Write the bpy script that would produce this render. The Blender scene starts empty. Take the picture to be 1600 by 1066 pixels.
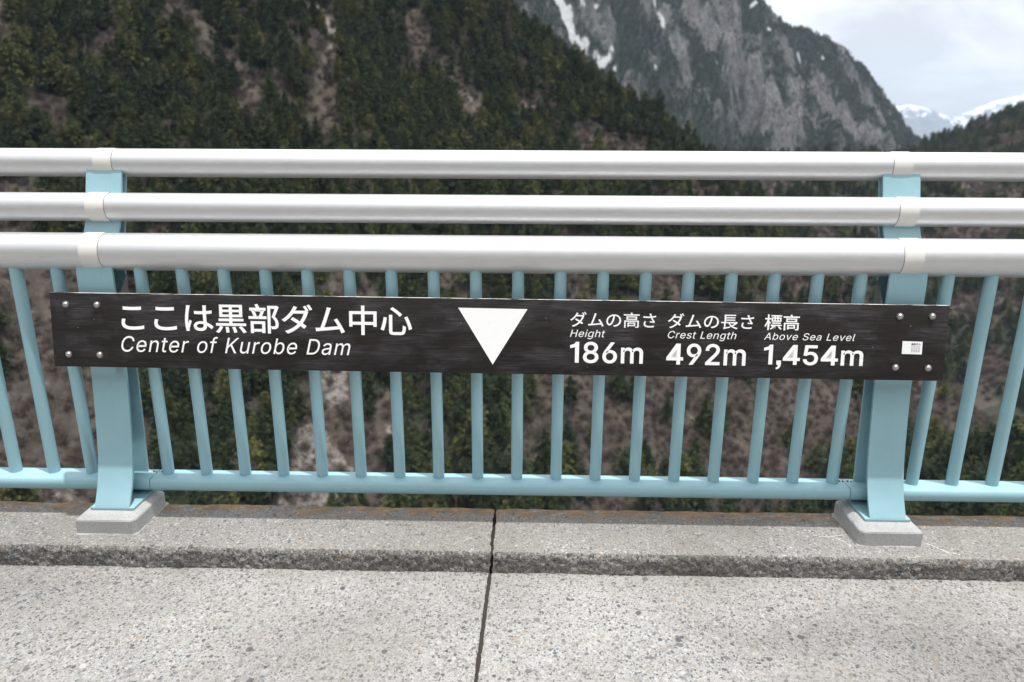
import bpy, bmesh, math, random
import numpy as np
from mathutils import Vector, Matrix, noise as mnoise

sc = bpy.context.scene
COL = sc.collection
rng = np.random.default_rng(7)
random.seed(7)

# ------------------------------------------------------------------ camera
CAM = np.array([0.0734, -1.7084, 0.8653])
CR = np.array([0.999752, 0.021861, 0.00422])
CU = np.array([-0.010008, 0.271932, 0.962265])
CF = np.array([-0.019889, 0.962068, -0.272083])
cd = bpy.data.cameras.new('camera')
cd.lens = 16.0
cd.sensor_width = 23.5
cd.sensor_fit = 'HORIZONTAL'
cd.clip_start = 0.05
cd.clip_end = 40000
cd.dof.use_dof = True
cd.dof.focus_distance = 1.72
cd.dof.aperture_fstop = 2.2
cam = bpy.data.objects.new('camera', cd)
COL.objects.link(cam)
M = Matrix(((CR[0], CU[0], -CF[0], CAM[0]), (CR[1], CU[1], -CF[1], CAM[1]), (CR[2], CU[2], -CF[2], CAM[2]), (0, 0, 0, 1)))
cam.matrix_world = M
sc.camera = cam

# ------------------------------------------------------------------ sky and sun
TO_SUN = Vector((0.16, -0.085, 1.0)).normalized()
SUN_EL = math.asin(TO_SUN.z)
SUN_AZ = math.atan2(TO_SUN.x, TO_SUN.y)
w = bpy.data.worlds.new('World')
sc.world = w
w.use_nodes = True
nt = w.node_tree
nt.nodes.clear()
N = nt.nodes.new
out = N('ShaderNodeOutputWorld')
sky = N('ShaderNodeTexSky')
sky.sky_type = 'NISHITA'
sky.sun_disc = False
sky.sun_elevation = SUN_EL
sky.sun_rotation = SUN_AZ
sky.air_density = 1.0
sky.dust_density = 2.0
bg1 = N('ShaderNodeBackground')
bg1.inputs['Strength'].default_value = 0.12
nt.links.new(sky.outputs[0], bg1.inputs[0])
tc = N('ShaderNodeTexCoord')
mp = N('ShaderNodeMapping')
mp.inputs['Scale'].default_value = (1.0, 1.0, 2.6)
mp.inputs['Location'].default_value = (6.6, 6.1, 0.7)
nt.links.new(tc.outputs['Generated'], mp.inputs[0])
nz = N('ShaderNodeTexNoise')
nz.inputs['Scale'].default_value = 4.6
nz.inputs['Detail'].default_value = 7.0
nz.inputs['Roughness'].default_value = 0.52
nz.inputs['Distortion'].default_value = 0.35
nt.links.new(mp.outputs[0], nz.inputs['Vector'])
cr = N('ShaderNodeValToRGB')
cr.color_ramp.elements[0].position = 0.37
cr.color_ramp.elements[0].color = (0.64, 0.65, 0.67, 1)
cr.color_ramp.elements[1].position = 0.62
cr.color_ramp.elements[1].color = (1.12, 1.12, 1.115, 1)
nt.links.new(nz.outputs['Fac'], cr.inputs[0])
bg2 = N('ShaderNodeBackground')
sep = N('ShaderNodeSeparateXYZ')
nt.links.new(tc.outputs['Generated'], sep.inputs[0])
zc = N('ShaderNodeMath'); zc.operation = 'MAXIMUM'; zc.inputs[1].default_value = 0.0
nt.links.new(sep.outputs[2], zc.inputs[0])
ov = N('ShaderNodeMath'); ov.operation = 'MULTIPLY_ADD'      # overcast luminance rises with elevation
ov.inputs[1].default_value = 0.84; ov.inputs[2].default_value = 0.68
nt.links.new(zc.outputs[0], ov.inputs[0])
nt.links.new(ov.outputs[0], bg2.inputs['Strength'])
nt.links.new(cr.outputs[0], bg2.inputs[0])
ms = N('ShaderNodeMixShader')
ms.inputs[0].default_value = 0.975
nt.links.new(bg1.outputs[0], ms.inputs[1])
nt.links.new(bg2.outputs[0], ms.inputs[2])
nt.links.new(ms.outputs[0], out.inputs['Surface'])

sd = bpy.data.lights.new('sun', 'SUN')
sd.energy = 3.3
sd.angle = math.radians(0.9)
sd.color = (1.0, 0.98, 0.945)
so = bpy.data.objects.new('sun', sd)
COL.objects.link(so)
so.rotation_euler = (-TO_SUN).to_track_quat('-Z', 'Y').to_euler()
so.location = (3, -2, 12)

sc.view_settings.view_transform = 'Standard'
sc.view_settings.look = 'None'
sc.view_settings.exposure = 0.56
sc.view_settings.gamma = 1.0
sc.view_settings.use_curve_mapping = False
sc.render.engine = 'CYCLES'
sc.cycles.use_denoising = True
sc.cycles.max_bounces = 6
sc.cycles.diffuse_bounces = 3
sc.cycles.glossy_bounces = 3
sc.cycles.transparent_max_bounces = 4
sc.cycles.volume_bounces = 1

# ------------------------------------------------------------------ helpers
def tag(o, label=None, cat=None, group=None, kind=None):
    if label: o['label'] = label
    if cat: o['category'] = cat
    if group: o['group'] = group
    if kind: o['kind'] = kind
    return o

def link(name, me, mat=None, parent=None):
    o = bpy.data.objects.new(name, me)
    COL.objects.link(o)
    if mat is not None and me is not None and len(me.materials) == 0:
        me.materials.append(mat)
    if parent is not None:
        o.parent = parent
    return o

def empty(name, loc=(0, 0, 0)):
    o = bpy.data.objects.new(name, None)
    COL.objects.link(o)
    o.location = loc
    o.empty_display_size = 0.1
    return o

def mesh_np(name, v, f, smooth=False):
    """v: (n,3) array, f: (m,3) or (m,4) array"""
    me = bpy.data.meshes.new(name)
    v = np.asarray(v, dtype=np.float32)
    f = np.asarray(f, dtype=np.int32)
    me.vertices.add(len(v))
    me.vertices.foreach_set('co', v.ravel())
    k = f.shape[1]
    me.loops.add(f.size)
    me.loops.foreach_set('vertex_index', f.ravel())
    me.polygons.add(len(f))
    me.polygons.foreach_set('loop_start', np.arange(0, f.size, k, dtype=np.int32))
    if smooth:
        me.polygons.foreach_set('use_smooth', np.ones(len(f), dtype=bool))
    me.update()
    me.validate()
    return me

def fattr(me, name, arr):
    a = me.attributes.new(name, 'FLOAT', 'POINT')
    a.data.foreach_set('value', np.asarray(arr, dtype=np.float32))

def from_bm(name, bm, smooth_angle=None):
    bmesh.ops.recalc_face_normals(bm, faces=bm.faces)
    me = bpy.data.meshes.new(name)
    bm.to_mesh(me)
    bm.free()
    if smooth_angle is not None:
        me.polygons.foreach_set('use_smooth', np.ones(len(me.polygons), dtype=bool))
        me.set_sharp_from_angle(angle=math.radians(smooth_angle))
    return me

def bm_box(bm, lo, hi, bevel=0.0, seg=2):
    r = bmesh.ops.create_cube(bm, size=1.0)
    vs = r['verts']
    c = [(a + b) / 2 for a, b in zip(lo, hi)]
    s = [b - a for a, b in zip(lo, hi)]
    for v in vs:
        v.co = Vector((v.co.x * s[0] + c[0], v.co.y * s[1] + c[1], v.co.z * s[2] + c[2]))
    if bevel > 0:
        es = list({e for v in vs for e in v.link_edges})
        bmesh.ops.bevel(bm, geom=es, offset=bevel, segments=seg, affect='EDGES', profile=0.6)

def prism(prof, x0, x1, xs=None):
    """closed (y,z) outline swept along x -> bmesh"""
    bm = bmesh.new()
    xs = xs or [x0, x1]
    rings = [[bm.verts.new((x, p[0], p[1])) for p in prof] for x in xs]
    n = len(prof)
    for a, b in zip(rings[:-1], rings[1:]):
        for i in range(n):
            bm.faces.new((a[i], a[(i + 1) % n], b[(i + 1) % n], b[i]))
    bm.faces.new(rings[0])
    bm.faces.new(list(reversed(rings[-1])))
    return bm

def tube_x(r, x0, x1, seg=48, thick=None):
    prof = [(r * math.cos(2 * math.pi * i / seg), r * math.sin(2 * math.pi * i / seg)) for i in range(seg)]
    return prism(prof, x0, x1)

# numpy gradient noise
def _hash(ix, iy, s):
    h = (ix.astype(np.int64) * 374761393 + iy.astype(np.int64) * 668265263 + s * 974711) & 0xffffffff
    h = ((h ^ (h >> 13)) * 1274126177) & 0xffffffff
    return ((h ^ (h >> 16)) & 0xffff) / 65536.0

def pn(x, y, s=0):
    x = np.asarray(x, dtype=float); y = np.asarray(y, dtype=float)
    ix = np.floor(x); iy = np.floor(y)
    fx = x - ix; fy = y - iy
    ux = fx * fx * fx * (fx * (fx * 6 - 15) + 10); uy = fy * fy * fy * (fy * (fy * 6 - 15) + 10)
    def g(dx, dy):
        a = _hash(ix + dx, iy + dy, s) * 2 * np.pi
        return np.cos(a) * (fx - dx) + np.sin(a) * (fy - dy)
    a = g(0, 0); b = g(1, 0); c = g(0, 1); d = g(1, 1)
    return ((a + (b - a) * ux) + ((c + (d - c) * ux) - (a + (b - a) * ux)) * uy) * 1.5

def fbm(x, y, o=4, s=0, gain=0.5):
    t = 0; a = 1.0
    for i in range(o):
        t = t + a * pn(x, y, s + i * 17)
        x = x * 2.03 + 3.1; y = y * 2.03 - 1.7; a *= gain
    return t

def ridged(x, y, o=5, s=0):
    t = 0; a = 0.5
    for i in range(o):
        t = t + a * (1 - 2 * np.abs(pn(x, y, s + i * 13)))
        x = x * 2.07 + 1.3; y = y * 2.07 + 5.2; a *= 0.5
    return t

def softplus(t, w):
    return w * np.logaddexp(0, t / w)

def smax(a, b, w):
    return w * np.logaddexp(a / w, b / w)

def smin(a, b, w):
    return -smax(-a, -b, w)

def dist_poly(x, y, pts):
    d = np.full(np.shape(x), 1e9)
    for (ax, ay), (bx, by) in zip(pts[:-1], pts[1:]):
        vx, vy = bx - ax, by - ay
        L = vx * vx + vy * vy + 1e-9
        t = np.clip(((x - ax) * vx + (y - ay) * vy) / L, 0, 1)
        d = np.minimum(d, np.hypot(x - ax - t * vx, y - ay - t * vy))
    return d

# ------------------------------------------------------------------ materials
def mat_new(name):
    m = bpy.data.materials.new(name)
    m.use_nodes = True
    t = m.node_tree
    b = t.nodes['Principled BSDF']
    return m, t, b

def nd(t, kind, **kw):
    n = t.nodes.new(kind)
    for k, v in kw.items():
        if k in n.inputs:
            n.inputs[k].default_value = v
        else:
            setattr(n, k, v)
    return n

def ramp(t, src, stops, interp='LINEAR'):
    r = t.nodes.new('ShaderNodeValToRGB')
    r.color_ramp.interpolation = interp
    el = r.color_ramp.elements
    while len(el) < len(stops):
        el.new(0.5)
    for e, (p, c) in zip(el, stops):
        e.position = p
        e.color = (c[0], c[1], c[2], 1) if not isinstance(c, (int, float)) else (c, c, c, 1)
    t.links.new(src, r.inputs[0])
    return r.outputs[0]

def mixc(t, fac, a, b, mode='MIX'):
    n = t.nodes.new('ShaderNodeMix')
    n.data_type = 'RGBA'
    n.blend_type = mode
    for s, v in ((n.inputs[0], fac), (n.inputs[6], a), (n.inputs[7], b)):
        if isinstance(v, bpy.types.NodeSocket):
            t.links.new(v, s)
        elif isinstance(v, (int, float)):
            s.default_value = v
        else:
            s.default_value = (v[0], v[1], v[2], 1)
    return n.outputs[2]

def math_(t, op, a, b=None, c=None, clamp=False):
    n = t.nodes.new('ShaderNodeMath')
    n.operation = op
    n.use_clamp = clamp
    for i, v in enumerate((a, b, c)):
        if v is None: continue
        if isinstance(v, bpy.types.NodeSocket):
            t.links.new(v, n.inputs[i])
        else:
            n.inputs[i].default_value = v
    return n.outputs[0]

def noise(t, vec, scale, detail=4, rough=0.5, dist=0.0):
    n = nd(t, 'ShaderNodeTexNoise', Scale=scale, Detail=detail, Roughness=rough, Distortion=dist)
    if vec is not None:
        t.links.new(vec, n.inputs['Vector'])
    return n

def coords(t, scale=None):
    c = t.nodes.new('ShaderNodeNewGeometry').outputs['Position']
    if scale is None:
        return c
    m = t.nodes.new('ShaderNodeMapping')
    m.inputs['Scale'].default_value = scale
    t.links.new(c, m.inputs[0])
    return m.outputs[0]

def attr(t, name):
    a = t.nodes.new('ShaderNodeAttribute')
    a.attribute_name = name
    return a

def bump(t, b, h, strength, dist):
    n = nd(t, 'ShaderNodeBump', Strength=strength, Distance=dist)
    t.links.new(h, n.inputs['Height'])
    t.links.new(n.outputs[0], b.inputs['Normal'])

def simple(name, col, rough=0.5, metal=0.0):
    m, t, b = mat_new(name)
    b.inputs['Base Color'].default_value = (*col, 1)
    b.inputs['Roughness'].default_value = rough
    b.inputs['Metallic'].default_value = metal
    return m

def m_paint():
    m, t, b = mat_new('blue_paint')
    p = coords(t)
    n1 = noise(t, p, 9, 5, 0.6)
    base = ramp(t, n1.outputs[0], [(0.3, (0.235, 0.405, 0.462)), (0.7, (0.268, 0.445, 0.503))])
    n2 = noise(t, p, 70, 3, 0.6)
    spots = ramp(t, n2.outputs[0], [(0.70, 0), (0.76, 1)])
    col = mixc(t, math_(t, 'MULTIPLY', spots, 0.22), base, (0.16, 0.20, 0.20))
    stk_ = noise(t, coords(t, (130, 130, 5)), 1.0, 5, 0.65)
    col = mixc(t, math_(t, 'MULTIPLY', ramp(t, stk_.outputs[0], [(0.56, 0), (0.74, 1)]), 0.2), col, (0.17, 0.26, 0.28))
    rs = noise(t, coords(t, (60, 60, 14)), 1.0, 5, 0.7)
    col = mixc(t, math_(t, 'MULTIPLY', ramp(t, rs.outputs[0], [(0.74, 0), (0.80, 1)]), 0.5), col, (0.22, 0.13, 0.09))
    t.links.new(col, b.inputs['Base Color'])
    rr2 = ramp(t, n1.outputs[0], [(0.3, 0.34), (0.7, 0.5)])
    t.links.new(rr2, b.inputs['Roughness'])
    return m

def m_alu():
    m, t, b = mat_new('satin_aluminium')
    p = coords(t, (2, 60, 60))
    n1 = noise(t, p, 3, 5, 0.6)
    col = ramp(t, n1.outputs[0], [(0.3, (0.58, 0.585, 0.595)), (0.7, (0.635, 0.64, 0.65))])
    n3 = noise(t, coords(t), 14, 6, 0.7)
    sm = ramp(t, n3.outputs[0], [(0.60, 0), (0.72, 1)])
    col = mixc(t, math_(t, 'MULTIPLY', sm, 0.08), col, (0.33, 0.31, 0.28))
    t.links.new(col, b.inputs['Base Color'])
    b.inputs['Metallic'].default_value = 0.8
    n2 = noise(t, coords(t), 25, 4, 0.6)
    r = ramp(t, n2.outputs[0], [(0.3, 0.46), (0.7, 0.51)])
    t.links.new(r, b.inputs['Roughness'])
    return m

def m_concrete(name, mortar, stones, dirt, dirt_amt, rough_amt, cover, lichen=False, fine=1.0):
    m, t, b = mat_new(name)
    p = coords(t)
    wob = noise(t, p, 60, 3, 0.5)
    pv = t.nodes.new('ShaderNodeVectorMath'); pv.operation = 'MULTIPLY_ADD'
    t.links.new(wob.outputs['Color'], pv.inputs[0]); pv.inputs[1].default_value = (0.006, 0.006, 0.006)
    t.links.new(p, pv.inputs[2])
    pw = pv.outputs[0]
    col = ramp(t, noise(t, p, 5, 6, 0.65).outputs[0], [(0.25, [c * 0.82 for c in mortar]), (0.75, [c * 1.12 for c in mortar])])
    hsum = None
    for (scale, keep, thr, wgt) in ((620 * fine, 0.70, 0.70, 0.55), (340 * fine, 0.60 * cover, 0.66, 0.62), (190 * fine, 0.50 * cover, 0.62, 0.85), (105 * fine, 0.19 * cover, 0.58, 0.85), (56 * fine, 0.03 * cover, 0.50, 0.85)):
        v = nd(t, 'ShaderNodeTexVoronoi', Scale=scale, Randomness=1.0)
        t.links.new(pw, v.inputs['Vector'])
        sp = t.nodes.new('ShaderNodeSeparateColor')
        t.links.new(v.outputs['Color'], sp.inputs[0])
        on = math_(t, 'LESS_THAN', sp.outputs[0], keep)
        edge = ramp(t, v.outputs['Distance'], [(thr * 0.72, 1), (thr, 0)])
        msk = math_(t, 'MULTIPLY', on, edge)
        sc_ = ramp(t, sp.outputs[1], stones, 'CONSTANT')
        col = mixc(t, math_(t, 'MULTIPLY', msk, wgt), col, sc_)
        hsum = msk if hsum is None else math_(t, 'ADD', hsum, msk)
    grit = noise(t, p, 420, 3, 0.7)
    g2 = ramp(t, grit.outputs[0], [(0.3, 0.62), (0.55, 1.0), (0.75, 1.22)])
    col = mixc(t, 0.75, col, g2, 'MULTIPLY')
    st = ramp(t, noise(t, p, 2.4, 6, 0.6).outputs[0], [(0.38, 0), (0.72, 1)])
    col = mixc(t, math_(t, 'MULTIPLY', st, dirt_amt), col, dirt)
    bigs = ramp(t, noise(t, coords(t, (1, 1.6, 1)), 1.1, 5, 0.55, 0.6).outputs[0], [(0.34, 0.72), (0.50, 1.0), (0.66, 1.16)])
    col = mixc(t, 0.85, col, bigs, 'MULTIPLY')
    if lichen:
        sep = t.nodes.new('ShaderNodeSeparateXYZ'); t.links.new(p, sep.inputs[0])
        back = nd(t, 'ShaderNodeMapRange'); t.links.new(sep.outputs[1], back.inputs[0])
        back.inputs[1].default_value = -0.05; back.inputs[2].default_value = 0.02
        li = noise(t, coords(t, (1, 1.7, 1)), 17, 3, 0.5)
        lm = math_(t, 'MULTIPLY', ramp(t, math_(t, 'MULTIPLY_ADD', back.outputs[0], 0.18, li.outputs[0]), [(0.57, 0), (0.63, 1)]), back.outputs[0])
        brk = ramp(t, noise(t, p, 160, 3, 0.6).outputs[0], [(0.36, 0.1), (0.52, 1)])
        col = mixc(t, math_(t, 'MULTIPLY', math_(t, 'MULTIPLY', lm, brk), 0.9), col, (0.36, 0.185, 0.05))
        dk = ramp(t, noise(t, coords(t, (1, 2, 1)), 26, 5, 0.6).outputs[0], [(0.42, 0), (0.6, 1)])
        col = mixc(t, math_(t, 'MULTIPLY', math_(t, 'MULTIPLY', dk, back.outputs[0]), 0.55), col, (0.07, 0.065, 0.055))
    t.links.new(col, b.inputs['Base Color'])
    b.inputs['Roughness'].default_value = 0.85
    hh = math_(t, 'ADD', math_(t, 'MULTIPLY', hsum, 0.5), grit.outputs[0])
    bump(t, b, hh, rough_amt, 0.004)
    return m

def m_wood(name, worn):
    m, t, b = mat_new(name)
    p = coords(t, (1.4, 30, 30))
    g = noise(t, p, 3.2, 9, 0.68, 0.9)
    p2 = coords(t, (5, 170, 170))
    g2 = noise(t, p2, 3.0, 5, 0.7, 0.2)
    gr = math_(t, 'ADD', math_(t, 'MULTIPLY', g.outputs[0], 0.6), math_(t, 'MULTIPLY', g2.outputs[0], 0.4))
    col = ramp(t, gr, [(0.36, (0.0055, 0.0042, 0.0042)), (0.5, (0.012, 0.0092, 0.0092)), (0.62, (0.022, 0.0185, 0.019))])
    sc1 = noise(t, coords(t, (2.2, 5, 5)), 3.0, 5, 0.62)
    sm = ramp(t, sc1.outputs[0], [(0.46, 0), (0.68, 1)])
    gl = ramp(t, g2.outputs[0], [(0.42, 0.1), (0.58, 1)])
    col = mixc(t, math_(t, 'MULTIPLY', math_(t, 'MULTIPLY', sm, gl), 0.75), col, (0.085, 0.083, 0.092))
    sp = ramp(t, noise(t, coords(t), 95, 2, 0.5).outputs[0], [(0.775, 0), (0.79, 1)])
    col = mixc(t, math_(t, 'MULTIPLY', sp, 0.6), col, (0.35, 0.33, 0.32))
    if worn:
        wn = ramp(t, noise(t, coords(t, (1, 3, 3)), 16, 5, 0.65).outputs[0], [(0.42, 0), (0.5, 1)])
        col = mixc(t, wn, col, (0.62, 0.58, 0.56))
    t.links.new(col, b.inputs['Base Color'])
    b.inputs['Roughness'].default_value = 0.5
    b.inputs['Specular IOR Level'].default_value = 0.3
    bump(t, b, gr, 0.35, 0.002)
    return m

def m_letters():
    m, t, b = mat_new('white_sign_paint')
    n = noise(t, coords(t), 120, 4, 0.6)
    col = ramp(t, n.outputs[0], [(0.25, (0.62, 0.61, 0.60)), (0.36, (0.86, 0.86, 0.86))])
    t.links.new(col, b.inputs['Base Color'])
    b.inputs['Roughness'].default_value = 0.5
    return m

def m_foliage(name, dark, light, sat):
    m, t, b = mat_new(name)
    oi = t.nodes.new('ShaderNodeObjectInfo')
    ti = attr(t, 'tint').outputs['Fac']
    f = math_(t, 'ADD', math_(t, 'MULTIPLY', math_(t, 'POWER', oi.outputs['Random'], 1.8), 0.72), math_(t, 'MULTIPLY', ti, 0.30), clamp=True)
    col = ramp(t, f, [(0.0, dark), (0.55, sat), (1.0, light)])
    t.links.new(col, b.inputs['Base Color'])
    b.inputs['Roughness'].default_value = 0.75
    b.inputs['Specular IOR Level'].default_value = 0.25
    return m

def m_bark(name, a, bcol):
    m, t, b = mat_new(name)
    oi = t.nodes.new('ShaderNodeObjectInfo')
    col = mixc(t, oi.outputs['Random'], a, bcol)
    t.links.new(col, b.inputs['Base Color'])
    b.inputs['Roughness'].default_value = 0.9
    return m

def m_slope():
    m, t, b = mat_new('hillside_soil')
    p = coords(t)
    n1 = noise(t, p, 0.06, 8, 0.65)
    n2 = noise(t, p, 0.45, 7, 0.7)
    soil = ramp(t, n1.outputs[0], [(0.3, (0.046, 0.036, 0.028)), (0.5, (0.075, 0.059, 0.047)), (0.7, (0.105, 0.086, 0.071))])
    soil = mixc(t, 0.55, soil, ramp(t, n2.outputs[0], [(0.3, 0.6), (0.5, 0.98), (0.7, 1.3)]), 'MULTIPLY')
    rk = ramp(t, noise(t, coords(t, (1, 1, 0.6)), 0.25, 9, 0.75).outputs[0], [(0.3, (0.12, 0.105, 0.095)), (0.52, (0.24, 0.215, 0.195)), (0.72, (0.40, 0.37, 0.345))])
    rm = attr(t, 'rock').outputs['Fac']
    rmask = ramp(t, math_(t, 'MULTIPLY_ADD', math_(t, 'SUBTRACT', n2.outputs[0], 0.5), 1.6, rm), [(0.42, 0), (0.62, 1)])
    col = mixc(t, rmask, soil, rk)
    gm = attr(t, 'green').outputs['Fac']
    gmask = ramp(t, math_(t, 'MULTIPLY_ADD', math_(t, 'SUBTRACT', n2.outputs[0], 0.5), 1.2, gm), [(0.45, 0), (0.75, 1)])
    col = mixc(t, gmask, col, (0.022, 0.030, 0.015))
    t.links.new(col, b.inputs['Base Color'])
    b.inputs['Roughness'].default_value = 0.95
    bump(t, b, math_(t, 'ADD', n2.outputs[0], n1.outputs[0]), 0.9, 2.0)
    return m

def m_rock():
    m, t, b = mat_new('mountain_rock')
    p = coords(t, (1, 1, 0.75))
    n1 = noise(t, p, 0.010, 9, 0.7, 0.4)
    n2 = noise(t, p, 0.055, 9, 0.78, 0.5)
    n3 = noise(t, coords(t, (1, 0.7, 0.45)), 0.12, 8, 0.8, 1.0)
    rk = ramp(t, n3.outputs[0], [(0.36, (0.045, 0.047, 0.051)), (0.5, (0.175, 0.174, 0.177)), (0.62, (0.40, 0.395, 0.39))])
    br = ramp(t, n1.outputs[0], [(0.46, 0), (0.64, 1)])
    rk = mixc(t, math_(t, 'MULTIPLY', br, 0.55), rk, (0.105, 0.080, 0.066))
    veg = ramp(t, n3.outputs[0], [(0.35, (0.013, 0.021, 0.016)), (0.65, (0.036, 0.046, 0.032))])
    vm = attr(t, 'green').outputs['Fac']
    vmask = ramp(t, math_(t, 'ADD', math_(t, 'MULTIPLY_ADD', math_(t, 'SUBTRACT', n2.outputs[0], 0.5), 3.0, vm), math_(t, 'MULTIPLY', math_(t, 'SUBTRACT', n3.outputs[0], 0.5), 1.6)), [(0.40, 0), (0.62, 1)])
    col = mixc(t, vmask, rk, veg)
    sm = attr(t, 'snow').outputs['Fac']
    smask = ramp(t, math_(t, 'MULTIPLY_ADD', math_(t, 'SUBTRACT', n2.outputs[0], 0.5), 0.9, sm), [(0.48, 0), (0.54, 1)])
    col = mixc(t, smask, col, (0.84, 0.86, 0.88))
    t.links.new(col, b.inputs['Base Color'])
    b.inputs['Roughness'].default_value = 0.9
    bump(t, b, math_(t, 'ADD', n2.outputs[0], n3.outputs[0]), 1.0, 22.0)
    return m

def m_snowrange():
    m, t, b = mat_new('snow_and_scrub')
    p = coords(t)
    n = noise(t, coords(t, (1, 1, 0.3)), 0.006, 9, 0.72)
    sm = attr(t, 'snow').outputs['Fac']
    k = ramp(t, math_(t, 'MULTIPLY_ADD', math_(t, 'SUBTRACT', n.outputs[0], 0.5), 2.0, sm), [(0.45, 0), (0.6, 1)])
    col = mixc(t, k, (0.09, 0.105, 0.115), (0.66, 0.69, 0.73))
    t.links.new(col, b.inputs['Base Color'])
    b.inputs['Roughness'].default_value = 0.9
    return m

PAINT = m_paint()
ALU = m_alu()
STONES_A = [(0.0, (0.065, 0.068, 0.075)), (0.13, (0.14, 0.142, 0.148)), (0.32, (0.25, 0.238, 0.225)), (0.46, (0.345, 0.33, 0.312)), (0.62, (0.47, 0.462, 0.452)), (0.78, (0.37, 0.30, 0.24)), (0.86, (0.54, 0.535, 0.53))]
STONES_OLD = [(0.0, (0.06, 0.062, 0.068)), (0.14, (0.15, 0.15, 0.155)), (0.36, (0.24, 0.215, 0.19)), (0.52, (0.33, 0.30, 0.27)), (0.66, (0.44, 0.42, 0.40)), (0.80, (0.36, 0.25, 0.17)), (0.88, (0.60, 0.59, 0.57))]
WALK = m_concrete('exposed_aggregate', (0.465, 0.458, 0.447), STONES_A, (0.22, 0.198, 0.175), 0.62, 0.7, 1.0)
KERBTOP = m_concrete('kerb_concrete', (0.285, 0.278, 0.268), STONES_A, (0.13, 0.112, 0.09), 0.6, 0.55, 0.8, lichen=True, fine=1.25)
KERBFACE = m_concrete('weathered_kerb_face', (0.25, 0.238, 0.22), STONES_A, (0.060, 0.051, 0.041), 0.75, 0.8, 1.5, fine=0.85)
PLINTH = m_concrete('grey_mortar', (0.43, 0.43, 0.425), [(0.0, (0.22, 0.22, 0.22)), (0.5, (0.34, 0.34, 0.34))], (0.30, 0.295, 0.285), 0.35, 0.12, 0.25, fine=2.2)
MASSCON = m_concrete('dam_concrete', (0.30, 0.29, 0.275), STONES_A, (0.15, 0.14, 0.12), 0.5, 0.3, 0.3)
WOOD = m_wood('dark_stained_wood', False)
WOODTOP = m_wood('worn_wood_edge', True)
LETTER = m_letters()
COLLAR = simple('off_white_sleeve', (0.60, 0.59, 0.565), 0.55)
DARK = simple('dark_gap', (0.07, 0.07, 0.07), 0.8)
STEEL = simple('stainless_steel', (0.50, 0.49, 0.48), 0.32, 1.0)
BRACKET = simple('grey_steel_bracket', (0.22, 0.225, 0.235), 0.45, 0.4)
STICK = simple('white_sticker', (0.82, 0.83, 0.84), 0.4)
INK = simple('black_ink', (0.05, 0.05, 0.06), 0.6)
LIME = simple('lime_deposit', (0.62, 0.60, 0.57), 0.9)
DIRT = simple('joint_dirt', (0.030, 0.025, 0.020), 1.0)
CONIFER = m_foliage('conifer_needles', (0.014, 0.026, 0.012), (0.135, 0.134, 0.040), (0.045, 0.060, 0.021))
BARKC = m_bark('conifer_bark', (0.09, 0.07, 0.055), (0.16, 0.14, 0.125))
TWIG = m_bark('bare_twigs', (0.13, 0.10, 0.088), (0.24, 0.205, 0.19))
SHRUB = m_bark('dry_brush', (0.065, 0.050, 0.042), (0.13, 0.102, 0.088))
SLOPE = m_slope()
ROCK = m_rock()
SNOWR = m_snowrange()

# ------------------------------------------------------------------ the crest: kerb, walkway, dam
KZ, WZ, KF, KB = -0.107, -0.162, -0.197, 0.028

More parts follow.
